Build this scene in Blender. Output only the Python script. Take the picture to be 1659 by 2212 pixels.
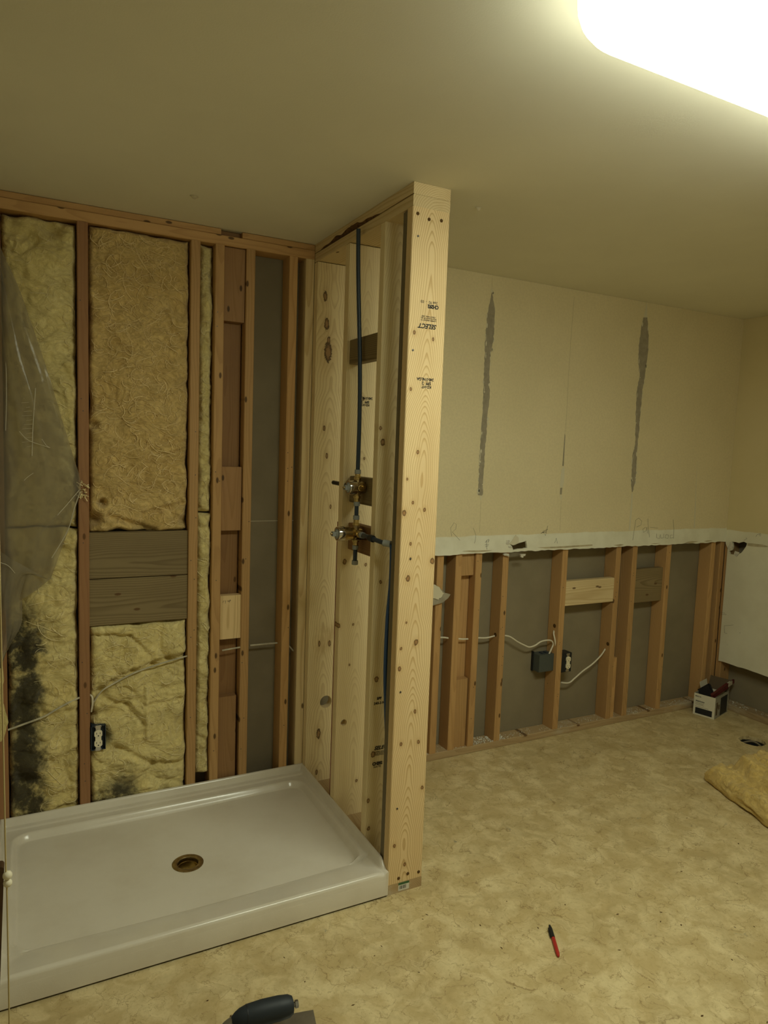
import bpy, bmesh, math, random
from mathutils import Vector, Matrix, noise
from mathutils.geometry import tessellate_polygon

# ------------------------------------------------------------------ reset
for o in list(bpy.data.objects):
    bpy.data.objects.remove(o, do_unlink=True)
scene = bpy.context.scene
COL = scene.collection
random.seed(7)

# ------------------------------------------------------------------ camera
# metres; x to the right along the back wall, y away from the camera, z up.
# Origin: floor, where the framed partition meets the stud face of the back wall.
CAMERA = [(0.8881, -0.4584, 0.0354), (0.0118, 0.0996, 0.995), (-0.4596, -0.8832, 0.0938), (-1.1292, -2.8967, 1.5844)]
cam_d = bpy.data.cameras.new('camera')
cam_d.sensor_fit = 'VERTICAL'
cam_d.sensor_height = 36.0
cam_d.lens = 1507.23 * 36.0 / 2212.0
cam_d.clip_start = 0.05
cam = bpy.data.objects.new('camera', cam_d)
COL.objects.link(cam)
(rx, ux, bx_, cpos) = CAMERA
cam.matrix_world = Matrix(((rx[0], ux[0], bx_[0], cpos[0]), (rx[1], ux[1], bx_[1], cpos[1]),
                           (rx[2], ux[2], bx_[2], cpos[2]), (0, 0, 0, 1)))
scene.camera = cam

# ------------------------------------------------------------------ world, light level, exposure
LAMP_STRENGTH = 23.0      # lens below the tubes
LAMP_RIM = 14.0           # rolled edge of the diffuser, away from the tubes
LAMP_COLOR = (1.0, 1.06, 0.84)
world = bpy.data.worlds.new('world')
scene.world = world
world.use_nodes = True
world.node_tree.nodes['Background'].inputs[0].default_value = (1.0, 0.9, 0.7, 1)
world.node_tree.nodes['Background'].inputs[1].default_value = 0.02
vs = scene.view_settings
vs.view_transform = 'Standard'
vs.look = 'None'
vs.gamma = 1.0
vs.exposure = 0.0
vs.use_curve_mapping = False
cy = scene.cycles
cy.max_bounces = 6; cy.diffuse_bounces = 4; cy.glossy_bounces = 2; cy.transmission_bounces = 3; cy.transparent_max_bounces = 8
cy.caustics_reflective = False; cy.caustics_refractive = False
cy.use_light_tree = False
cy.use_adaptive_sampling = True; cy.adaptive_threshold = 0.07

H = 2.436          # ceiling
XR = 2.823         # stud face of the right-hand wall
XL = -1.227        # left end of the shower recess
YF = -4.1          # wall behind the camera

# ------------------------------------------------------------------ object helpers
WM = {}
def link(name, me, material=None, parent=None, M=None):
    o = bpy.data.objects.new(name, me)
    COL.objects.link(o)
    M = M or Matrix.Identity(4)
    if me is not None and material is not None:
        mats = material if isinstance(material, (list, tuple)) else [material]
        if not me.materials:
            for m in mats:
                me.materials.append(m)
    if parent is not None:
        o.parent = parent
        o.matrix_parent_inverse = WM[parent.name].inverted()
    o.matrix_basis = M
    WM[o.name] = M
    return o

def tag(o, label=None, category=None, group=None, kind=None):
    if label: o['label'] = label
    if category: o['category'] = category
    if group: o['group'] = group
    if kind: o['kind'] = kind
    return o

def empty(name, loc, label, category=None, group=None, kind=None):
    o = link(name, None, M=Matrix.Translation(Vector(loc)))
    o.empty_display_size = 0.05
    return tag(o, label, category, group, kind)

def mesh(name, verts, faces, smooth=False, midx=None):
    me = bpy.data.meshes.new(name)
    me.from_pydata([tuple(v) for v in verts], [], faces)
    me.validate()
    bm = bmesh.new(); bm.from_mesh(me)
    bmesh.ops.recalc_face_normals(bm, faces=bm.faces)
    bm.to_mesh(me); bm.free()
    if smooth:
        me.polygons.foreach_set('use_smooth', [True] * len(me.polygons))
    if midx is not None:
        me.polygons.foreach_set('material_index', midx)
    me.update()
    return me

class MB:
    """collects geometry for ONE mesh (world coordinates)"""
    def __init__(s):
        s.v = []; s.f = []; s.m = []
    def add(s, vs, fs, mi=0):
        b = len(s.v)
        s.v += [tuple(v) for v in vs]
        s.f += [tuple(i + b for i in f) for f in fs]
        s.m += [mi] * len(fs)
        return s
    def box(s, x0, x1, y0, y1, z0, z1, mi=0, M=None):
        vs = [Vector(c) for c in ((x0,y0,z0),(x1,y0,z0),(x1,y1,z0),(x0,y1,z0),(x0,y0,z1),(x1,y0,z1),(x1,y1,z1),(x0,y1,z1))]
        if M: vs = [M @ v for v in vs]
        return s.add(vs, [(0,3,2,1),(4,5,6,7),(0,1,5,4),(1,2,6,5),(2,3,7,6),(3,0,4,7)], mi)
    def tube(s, pts, r, n=10, mi=0, caps=True):
        pts = [Vector(q) for q in pts]
        rs = r if isinstance(r, (list, tuple)) else [r] * len(pts)
        ring0 = None; up = None; vs = []; fs = []
        for i, q in enumerate(pts):
            t = (pts[min(i+1, len(pts)-1)] - pts[max(i-1, 0)]).normalized()
            if up is None:
                up = t.orthogonal().normalized()
            up = (up - t * up.dot(t)).normalized()
            sd = t.cross(up)
            for k in range(n):
                a = 2 * math.pi * k / n
                vs.append(q + (up * math.cos(a) + sd * math.sin(a)) * rs[i])
        for i in range(len(pts) - 1):
            for k in range(n):
                a = i*n + k; b = i*n + (k+1) % n
                fs.append((a, b, b+n, a+n))
        if caps:
            fs.append(tuple(range(n-1, -1, -1)))
            fs.append(tuple((len(pts)-1)*n + k for k in range(n)))
        return s.add(vs, fs, mi)
    def lathe(s, org, axis, prof, n=24, mi=0, caps=True):
        """prof: list of (distance along axis, radius)"""
        org = Vector(org); ax = Vector(axis).normalized()
        up = ax.orthogonal().normalized(); sd = ax.cross(up)
        vs = []; fs = []
        for (dd, r) in prof:
            for k in range(n):
                a = 2 * math.pi * k / n
                vs.append(org + ax*dd + (up*math.cos(a) + sd*math.sin(a)) * max(r, 1e-5))
        for i in range(len(prof)-1):
            for k in range(n):
                a = i*n + k; b = i*n + (k+1) % n
                fs.append((a, b, b+n, a+n))
        if caps:
            fs.append(tuple(range(n-1, -1, -1)))
            fs.append(tuple((len(prof)-1)*n + k for k in range(n)))
        return s.add(vs, fs, mi)
    def build(s, name, material, parent=None, smooth=False, origin=None):
        vs = s.v
        M = None
        if origin is not None:
            o = Vector(origin)
            vs = [Vector(v) - o for v in vs]
            M = Matrix.Translation(o)
        me = mesh(name, vs, s.f, False, s.m if max(s.m) > 0 else None)
        if smooth:
            smooth_by_angle(me, smooth if isinstance(smooth, float) else 40.0)
        return link(name, me, material, parent, M)

def smooth_by_angle(me, deg):
    me.polygons.foreach_set('use_smooth', [True] * len(me.polygons))
    bm = bmesh.new(); bm.from_mesh(me)
    lim = math.radians(deg)
    for e in bm.edges:
        if len(e.link_faces) == 2 and e.calc_face_angle(0) > lim:
            e.smooth = False
    bm.to_mesh(me); bm.free()

def smooth_path(pts, n=8):
    """Catmull-Rom through the points"""
    pts = [Vector(q) for q in pts]
    out = []
    for i in range(len(pts) - 1):
        p0 = pts[max(i-1, 0)]; p1 = pts[i]; p2 = pts[i+1]; p3 = pts[min(i+2, len(pts)-1)]
        for k in range(n):
            t = k / n
            out.append(0.5 * ((2*p1) + (p2-p0)*t + (2*p0-5*p1+4*p2-p3)*t*t + (3*p1-p0-3*p2+p3)*t*t*t))
    out.append(pts[-1])
    return out

def prism_poly(loops, to3d, thick_vec):
    """loops: outer polygon and holes in 2D -> closed slab; to3d maps (a,b) to a front point"""
    flat = [q for lp in loops for q in lp]
    tris = tessellate_polygon([[Vector((a, b, 0)) for a, b in lp] for lp in loops])
    front = [Vector(to3d(a, b)) for a, b in flat]
    tv = Vector(thick_vec)
    back = [v + tv for v in front]
    n = len(flat)
    fs = [tuple(t) for t in tris] + [tuple(i + n for i in reversed(t)) for t in tris]
    k = 0
    for lp in loops:
        m = len(lp)
        for i in range(m):
            a = k + i; b = k + (i+1) % m
            fs.append((a, b, b+n, a+n))
        k += m
    return front + back, fs

# ------------------------------------------------------------------ node helpers
class NT:
    def __init__(s, name, rough=0.6, spec=0.3):
        s.mat = bpy.data.materials.new(name)
        s.mat.use_nodes = True
        s.t = s.mat.node_tree
        s.b = s.t.nodes['Principled BSDF']
        s.b.inputs['Roughness'].default_value = rough
        s.b.inputs['Specular IOR Level'].default_value = spec
    def n(s, typ, ins=None, **props):
        nd = s.t.nodes.new(typ)
        for k, v in props.items(): setattr(nd, k, v)
        for k, v in (ins or {}).items():
            sk = nd.inputs[k]
            if isinstance(v, bpy.types.NodeSocket): s.t.links.new(v, sk)
            else: sk.default_value = v
        return nd
    def math(s, op, a, b=0.0, c=None, clamp=False):
        ins = {0: a, 1: b}
        if c is not None: ins[2] = c
        return s.n('ShaderNodeMath', ins, operation=op, use_clamp=clamp).outputs[0]
    def vmath(s, op, a, b=(0,0,0)):
        return s.n('ShaderNodeVectorMath', {0: a, 1: b}, operation=op).outputs[0]
    def mix(s, fac, a, b, blend='MIX'):
        nd = s.n('ShaderNodeMix', data_type='RGBA', blend_type=blend)
        for k, v in ((0, fac), (6, a), (7, b)):
            if isinstance(v, bpy.types.NodeSocket): s.t.links.new(v, nd.inputs[k])
            else: nd.inputs[k].default_value = v if k == 0 else (*v[:3], 1)
        return nd.outputs[2]
    def noise(s, vec, scale, detail=4, rough=0.55, dist=0.0):
        return s.n('ShaderNodeTexNoise', {'Vector': vec, 'Scale': scale, 'Detail': detail, 'Roughness': rough, 'Distortion': dist}).outputs[0]
    def map(s, v, a0, a1, b0=0.0, b1=1.0, smooth=True):
        return s.n('ShaderNodeMapRange', {0: v, 1: a0, 2: a1, 3: b0, 4: b1}, interpolation_type='SMOOTHSTEP' if smooth else 'LINEAR').outputs[0]
    def obj(s):
        return s.n('ShaderNodeTexCoord').outputs['Object']
    def scale(s, v, sc, loc=(0,0,0)):
        return s.n('ShaderNodeMapping', {'Vector': v, 'Scale': sc, 'Location': loc}).outputs[0]
    def rnd(s):
        return s.n('ShaderNodeObjectInfo').outputs['Random']
    def color(s, c): 
        if isinstance(c, bpy.types.NodeSocket): s.t.links.new(c, s.b.inputs['Base Color'])
        else: s.b.inputs['Base Color'].default_value = (*c[:3], 1)
        return s
    def bump(s, h, strength=0.3, dist=0.002):
        nd = s.n('ShaderNodeBump', {'Height': h, 'Strength': strength, 'Distance': dist})
        s.t.links.new(nd.outputs[0], s.b.inputs['Normal'])
        return s

def plain(name, col, rough=0.6, spec=0.3, metal=0.0, var=0.0, vscale=20):
    m = NT(name, rough, spec)
    m.b.inputs['Metallic'].default_value = metal
    if var:
        nz = m.noise(m.obj(), vscale, 5)
        f = m.map(nz, 0.3, 0.7)
        m.color(m.mix(f, [c*(1-var) for c in col], [min(1, c*(1+var)) for c in col]))
    else:
        m.color(col)
    return m.mat

def wood(name, light, dark, ring=0.007, contrast=0.55, knots=(), autoknots=0.5, rough=0.62, tilt=0.012, pith=(0.01, 0.055), knotcol=(0.10, 0.045, 0.015), stain=None, tint=0.12, cath=None, kel=0.75, late0=0.35):
    """a board as cut from a log: rings round a pith line beside the board. object z = length"""
    m = NT(name, rough, 0.25)
    co = m.obj(); rnd = m.rnd()
    off = m.n('ShaderNodeCombineXYZ', {0: m.math('MULTIPLY', rnd, 13.7), 1: m.math('MULTIPLY', rnd, 7.3), 2: m.math('MULTIPLY', rnd, 29.0)}).outputs[0]
    cr = m.vmath('ADD', co, off)
    sx = m.n('ShaderNodeSeparateXYZ', {0: co}).outputs
    # explicit knots: list of (x, z, radius) on the board
    kn = None; bend = None
    for (kx, kz, kr) in knots:
        dx = m.math('SUBTRACT', sx[0], kx); dz = m.math('MULTIPLY', m.math('SUBTRACT', sx[2], kz), kel)
        dd = m.math('SQRT', m.math('ADD', m.math('MULTIPLY', dx, dx), m.math('MULTIPLY', dz, dz)))
        q = m.math('DIVIDE', dd, kr)
        kn = q if kn is None else m.math('MINIMUM', kn, q)
        dz2 = m.math('MULTIPLY', dz, 0.5)
        d2 = m.math('ADD', m.math('MULTIPLY', dx, dx), m.math('MULTIPLY', dz2, dz2))
        g = m.math('MULTIPLY', m.math('EXPONENT', m.math('MULTIPLY', d2, -1.0/(3.2*kr)**2)), kr*0.9)
        bend = g if bend is None else m.math('ADD', bend, g)
    # log rings
    nz = m.noise(m.scale(cr, (5, 5, 0.9)), 1.0, 3, 0.5)
    nz2 = m.noise(m.scale(cr, (16, 16, 2.2)), 1.0, 2, 0.5)
    px = m.math('ADD', m.math('SUBTRACT', sx[0], pith[0]), m.math('MULTIPLY', m.math('SUBTRACT', rnd, 0.5), 0.06))
    py = m.math('SUBTRACT', m.math('ADD', sx[1], m.math('MULTIPLY', sx[2], tilt)), pith[1])
    rr = m.math('SQRT', m.math('ADD', m.math('MULTIPLY', px, px), m.math('MULTIPLY', py, py)))
    if cath is not None:
        # flat-sawn face: nested arches, cath = (x centre, half-gap, spread, rise per metre)
        cx = m.math('ADD', m.math('SUBTRACT', sx[0], cath[0]), m.math('MULTIPLY', m.math('SUBTRACT', m.noise(m.scale(cr, (0.2, 0.2, 2.2)), 1.0, 2), 0.5), 0.05))
        hyp = m.math('SQRT', m.math('ADD', m.math('MULTIPLY', cx, cx), cath[1]*cath[1]))
        rr = m.math('ADD', m.math('MULTIPLY', hyp, cath[2]), m.math('MULTIPLY', sx[2], cath[3]))
        rr = m.math('ADD', rr, m.math('MULTIPLY', sx[1], 1.0))
        rr = m.math('ADD', rr, m.math('MULTIPLY', m.noise(m.scale(cr, (0.3, 0.3, 3.0)), 1.0, 2), 0.10))
        rr = m.math('ADD', rr, m.math('MULTIPLY', nz2, 0.006))
    else:
        rr = m.math('ADD', rr, m.math('MULTIPLY', nz, 0.05))
        rr = m.math('ADD', rr, m.math('MULTIPLY', nz2, 0.008))
    if bend is not None: rr = m.math('ADD', rr, bend)
    ph = m.math('FRACT', m.math('DIVIDE', rr, ring))
    late = m.math('MULTIPLY', m.map(ph, late0, 0.92), m.math('SUBTRACT', 1.0, m.map(ph, 0.93, 1.0)))
    fib = m.noise(m.scale(cr, (260, 260, 5)), 1.0, 3, 0.6)
    blot = m.noise(m.scale(cr, (7, 7, 1.6)), 1.0, 4, 0.6)
    f = m.math('ADD', m.math('MULTIPLY', late, contrast), m.math('MULTIPLY', m.math('SUBTRACT', fib, 0.5), 0.45), clamp=True)
    c = m.mix(f, light, dark)
    c = m.mix(m.map(blot, 0.4, 0.75, 0.0, 0.35), c, dark)
    vary = m.math('ADD', 1.0 - tint, m.math('MULTIPLY', rnd, 2*tint))
    c = m.n('ShaderNodeHueSaturation', {'Color': c, 'Value': vary}).outputs[0]
    if stain is not None:
        sf = m.map(m.noise(m.scale(cr, (10, 10, 3)), 1.0, 5, 0.65), 0.52, 0.7, 0.0, 0.7)
        c = m.mix(sf, c, stain)
    if autoknots:
        xz = m.n('ShaderNodeSeparateXYZ', {0: cr}).outputs
        kv = m.n('ShaderNodeCombineXYZ', {0: m.math('MULTIPLY', xz[0], 15.0), 1: m.math('MULTIPLY', xz[2], 6.5)}).outputs[0]
        vo = m.n('ShaderNodeTexVoronoi', {'Vector': kv, 'Scale': 1.0}, feature='F1', voronoi_dimensions='2D')
        dist = vo.outputs['Distance']
        sel = m.math('GREATER_THAN', m.n('ShaderNodeSeparateColor', {0: vo.outputs['Color']}).outputs[0], 1.0 - autoknots)
        km = m.math('MULTIPLY', m.math('SUBTRACT', 1.0, m.map(dist, 0.055, 0.105)), sel)
        c = m.mix(m.math('MULTIPLY', km, 0.85), c, knotcol)
    if kn is not None:
        kw = m.math('ADD', kn, m.math('MULTIPLY', m.math('SUBTRACT', m.noise(co, 130, 3), 0.5), 0.9))
        ringm = m.math('MULTIPLY', m.map(kw, 0.35, 0.75), m.math('SUBTRACT', 1.0, m.map(kw, 0.8, 1.05)))
        halo = m.math('SUBTRACT', 1.0, m.map(kw, 0.7, 3.0))
        c = m.mix(m.math('MULTIPLY', halo, 0.40), c, dark)
        core = m.math('SUBTRACT', 1.0, m.map(kw, 0.5, 0.95))
        c = m.mix(m.math('MULTIPLY', core, 0.85), c, [dark[0]*0.55, dark[1]*0.42, dark[2]*0.35])
        c = m.mix(m.math('MULTIPLY', ringm, 0.85), c, knotcol)
    m.color(c)
    m.bump(fib, 0.25, 0.0012)
    return m.mat

def lumber(name, x0, x1, y0, y1, z0, z1, material, parent, axis=None, label=None, c=0.0025):
    """a sawn board, eased edges; the length runs along its longest side"""
    d = (x1-x0, y1-y0, z1-z0)
    ax = axis if axis is not None else max(range(3), key=lambda i: d[i])
    ctr = Vector(((x0+x1)/2, (y0+y1)/2, (z0+z1)/2))
    if ax == 2:
        w, t, l = d[0], d[1], d[2]; Rm = Matrix.Identity(4)
    elif ax == 0:
        w, t, l = d[2], d[1], d[0]; Rm = Matrix.Rotation(math.pi/2, 4, 'Y')      # local z -> x, local x -> -z
    else:
        w, t, l = d[0], d[2], d[1]; Rm = Matrix.Rotation(-math.pi/2, 4, 'X')     # local z -> y, local y -> -z
    base = ctr - (Rm @ Vector((0, 0, l/2)))
    a, b = w/2, t/2
    prof = [(-a+c,-b),(a-c,-b),(a,-b+c),(a,b-c),(a-c,b),(-a+c,b),(-a,b-c),(-a,-b+c)]
    vs = [(px, py, 0) for px, py in prof] + [(px, py, l) for px, py in prof]
    fs = [tuple(range(7, -1, -1)), tuple(range(8, 16))] + [(i, (i+1) % 8, (i+1) % 8 + 8, i+8) for i in range(8)]
    o = link(name, mesh(name, vs, fs), material, parent, Matrix.Translation(base) @ Rm)
    if label: o['label'] = label
    return o

def text_mesh(name, body, size, M, material, parent, bold=0.0, shear=0.0, spacing=1.0, label=None):
    cu = bpy.data.curves.new(name, 'FONT')
    cu.body = body; cu.size = size; cu.offset = bold; cu.shear = shear; cu.space_character = spacing
    cu.align_x = 'CENTER'; cu.align_y = 'CENTER'; cu.extrude = 0.00015
    cu.resolution_u = 3
    tmp = bpy.data.objects.new(name, cu)
    COL.objects.link(tmp)
    dg = bpy.context.evaluated_depsgraph_get(); dg.update()
    me = bpy.data.meshes.new_from_object(tmp.evaluated_get(dg))
    bpy.data.objects.remove(tmp, do_unlink=True)
    bpy.data.curves.remove(cu)
    me.name = name
    me.materials.clear()
    o = link(name, me, material, parent, M)
    if label: o['label'] = label
    return o

def stroke(name, lines, r, material, parent, n=4, label=None):
    mb = MB()
    for ln in lines:
        mb.tube(ln, r, n)
    o = mb.build(name, material, parent)
    if label: o['label'] = label
    return o

# ------------------------------------------------------------------ materials
M_ = {}
M_['pine'] = wood('new_pine', (0.76, 0.60, 0.34), (0.52, 0.345, 0.15), autoknots=0.30)
M_['pine_blk'] = wood('new_pine_block', (0.72, 0.53, 0.28), (0.48, 0.30, 0.12), ring=0.006, autoknots=0.10)
M_['stud'] = wood('aged_fir', (0.53, 0.315, 0.130), (0.36, 0.195, 0.073), ring=0.005, contrast=0.45, autoknots=0.30, tint=0.14, knotcol=(0.055, 0.026, 0.010))
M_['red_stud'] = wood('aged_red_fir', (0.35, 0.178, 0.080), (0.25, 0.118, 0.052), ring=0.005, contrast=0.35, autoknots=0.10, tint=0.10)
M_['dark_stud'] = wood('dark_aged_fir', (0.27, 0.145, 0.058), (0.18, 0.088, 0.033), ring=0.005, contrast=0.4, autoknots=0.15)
M_['chan'] = wood('channel_block_fir', (0.36, 0.20, 0.085), (0.25, 0.13, 0.05), ring=0.005, contrast=0.4, autoknots=0.45, knotcol=(0.04, 0.02, 0.008))  # fir darkened in its colour for the shade inside the left channel
M_['weathered'] = wood('weathered_board', (0.25, 0.185, 0.090), (0.145, 0.10, 0.045), ring=0.006, contrast=0.7, autoknots=0.2, tint=0.08)
M_['grey_board'] = wood('grey_old_board', (0.20, 0.165, 0.10), (0.13, 0.10, 0.06), ring=0.006, contrast=0.5, autoknots=0.1)
M_['plate_dusty'] = wood('dusty_plate', (0.42, 0.30, 0.16), (0.27, 0.17, 0.075), ring=0.006, contrast=0.4, autoknots=0.1, stain=(0.52, 0.45, 0.32))
M_['bark'] = plain('bark_wane', (0.13, 0.07, 0.03), 0.9, 0.1, var=0.4, vscale=80)
M_['ink'] = plain('black_ink', (0.025, 0.022, 0.02), 0.6, 0.2)
M_['pencil'] = plain('pencil_mark', (0.16, 0.145, 0.10), 0.6, 0.2)
M_['nail'] = plain('nail_steel', (0.10, 0.09, 0.08), 0.45, 0.5, 0.7)
M_['hole'] = plain('bored_wood', (0.10, 0.055, 0.02), 0.9, 0.1)
M_['steel'] = plain('bright_steel', (0.62, 0.60, 0.55), 0.28, 0.5, 1.0)
M_['brass'] = plain('cast_brass', (0.50, 0.37, 0.15), 0.26, 0.5, 1.0, var=0.2, vscale=60)
M_['brass_dark'] = plain('dull_brass', (0.34, 0.25, 0.115), 0.38, 0.5, 0.9, var=0.25, vscale=60)
M_['chrome'] = plain('chrome_ring', (0.55, 0.53, 0.50), 0.12, 0.5, 1.0)
M_['grey_plastic'] = plain('grey_plastic', (0.27, 0.28, 0.26), 0.5, 0.4)
M_['pex'] = plain('blue_black_pipe', (0.020, 0.034, 0.052), 0.38, 0.45)
M_['pex_blue'] = plain('blue_pipe', (0.02, 0.06, 0.16), 0.4, 0.45)
M_['pex_red'] = plain('red_pipe', (0.20, 0.015, 0.01), 0.4, 0.45)
M_['black_plastic'] = plain('black_plastic', (0.015, 0.016, 0.017), 0.45, 0.4)
M_['rubber'] = plain('dark_rubber', (0.016, 0.021, 0.026), 0.55, 0.35)
M_['box_grey'] = plain('grey_box_plastic', (0.075, 0.085, 0.075), 0.55, 0.3)
M_['box_blue'] = plain('dark_blue_box', (0.03, 0.042, 0.055), 0.5, 0.3)
M_['almond'] = plain('almond_plastic', (0.80, 0.72, 0.52), 0.4, 0.4)
M_['cable'] = plain('white_cable', (0.72, 0.66, 0.52), 0.5, 0.35)
M_['cable_dusty'] = plain('dusty_cable', (0.50, 0.45, 0.33), 0.6, 0.3, var=0.25, vscale=25)
M_['cord'] = plain('cream_cord', (0.50, 0.40, 0.20), 0.8, 0.2)
M_['bead'] = plain('cream_bead', (0.72, 0.66, 0.50), 0.55, 0.3)
M_['gypsum'] = plain('broken_gypsum', (0.62, 0.58, 0.48), 0.95, 0.1, var=0.2, vscale=60)
M_['grey_paper'] = plain('grey_drywall_paper', (0.34, 0.30, 0.22), 0.9, 0.1, var=0.12, vscale=30)
M_['scuff'] = plain('tan_scuffed_paper', (0.47, 0.40, 0.255), 0.9, 0.1, var=0.12, vscale=40)
M_['torn'] = plain('torn_paper_layer', (0.33, 0.285, 0.205), 0.95, 0.08, var=0.10, vscale=40)
M_['white_fleck'] = plain('white_paper_edge', (0.66, 0.60, 0.44), 0.9, 0.1)
M_['fixture'] = plain('white_fixture', (0.80, 0.78, 0.70), 0.4, 0.4)
M_['carton'] = plain('white_carton', (0.70, 0.66, 0.52), 0.55, 0.3)
M_['carton_grey'] = plain('grey_carton', (0.34, 0.32, 0.25), 0.6, 0.3, var=0.12, vscale=60)
M_['carton_dark'] = plain('dark_print', (0.018, 0.020, 0.022), 0.5, 0.3)
M_['carton_in'] = plain('brown_carton', (0.12, 0.085, 0.05), 0.8, 0.2)
M_['red'] = plain('red_plastic', (0.42, 0.028, 0.022), 0.35, 0.45)
M_['red_dark'] = plain('red_level_body', (0.11, 0.017, 0.017), 0.4, 0.45)
M_['clear'] = plain('vial_plastic', (0.55, 0.50, 0.38), 0.2, 0.5)
M_['brown_board'] = plain('dark_brown_stain', (0.055, 0.026, 0.010), 0.55, 0.3, var=0.3, vscale=12)
M_['bucket'] = plain('white_bucket', (0.62, 0.60, 0.54), 0.45, 0.4)
M_['green'] = plain('green_print', (0.05, 0.13, 0.05), 0.6, 0.3)
M_['paper'] = plain('label_paper', (0.66, 0.64, 0.55), 0.6, 0.3)
M_['wall_paint'] = plain('cream_wall_paint', (0.78, 0.74, 0.62), 0.8, 0.2, var=0.04, vscale=3)

def m_ceiling():
    m = NT('ceiling_paint', 0.85, 0.15)
    co = m.obj()
    nz = m.noise(co, 3.0, 4)
    m.color(m.mix(m.map(nz, 0.3, 0.7), (0.76, 0.72, 0.59), (0.79, 0.75, 0.615)))
    m.bump(m.noise(co, 220, 4, 0.6), 0.25, 0.001)
    return m.mat
M_['ceiling'] = m_ceiling()

def m_backing():
    m = NT('grey_back_of_drywall', 0.92, 0.08)
    co = m.obj()
    c = m.mix(m.map(m.noise(co, 4.0, 5), 0.3, 0.7), (0.235, 0.195, 0.125), (0.275, 0.23, 0.15))
    vo = m.n('ShaderNodeTexVoronoi', {'Vector': co, 'Scale': 16.0}, feature='F1')
    sel = m.math('GREATER_THAN', m.n('ShaderNodeSeparateColor', {0: vo.outputs['Color']}).outputs[1], 0.6)
    sp = m.math('MULTIPLY', m.math('SUBTRACT', 1.0, m.map(vo.outputs['Distance'], 0.03, 0.075)), sel)
    c = m.mix(m.math('MULTIPLY', sp, 0.6), c, (0.10, 0.075, 0.045))
    m.color(c)
    m.bump(m.noise(co, 150, 4), 0.15, 0.001)
    return m.mat
M_['backing'] = m_backing()

def m_drywall(name, split, split_hi=True):
    """kraft-paper face above, white painted strip below height `split` (uneven brushed edge)"""
    m = NT(name, 0.85, 0.15)
    co = m.obj()
    z = m.n('ShaderNodeSeparateXYZ', {0: co}).outputs[2]
    wob = m.math('MULTIPLY', m.math('SUBTRACT', m.noise(m.scale(co, (6, 6, 6)), 1.0, 3), 0.5), 0.022)
    zz = m.math('ADD', z, wob)
    cl = m.noise(co, 1.6, 4)
    paper = m.mix(m.map(cl, 0.3, 0.7), (0.70, 0.60, 0.375), (0.75, 0.645, 0.41))
    speck = m.noise(co, 90, 3)
    paper = m.mix(m.map(speck, 0.35, 0.65, 0.0, 0.12), paper, (0.42, 0.35, 0.21))
    white = m.mix(m.map(m.noise(co, 9.0, 4), 0.35, 0.7), (0.80, 0.775, 0.63), (0.72, 0.69, 0.545))
    vo = m.n('ShaderNodeTexVoronoi', {'Vector': co, 'Scale': 22.0}, feature='F1')
    sel = m.math('GREATER_THAN', m.n('ShaderNodeSeparateColor', {0: vo.outputs['Color']}).outputs[1], 0.75)
    sp = m.math('MULTIPLY', m.math('SUBTRACT', 1.0, m.map(vo.outputs['Distance'], 0.03, 0.07)), sel)
    white = m.mix(m.math('MULTIPLY', sp, 0.6), white, (0.16, 0.13, 0.08))
    f = m.map(zz, split - 0.003, split + 0.003)
    m.color(m.mix(f, white, paper))
    m.bump(m.noise(co, 180, 4), 0.12, 0.0008)
    return m.mat
M_['drywall'] = m_drywall('tan_drywall_with_white_strip', 1.150)

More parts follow.
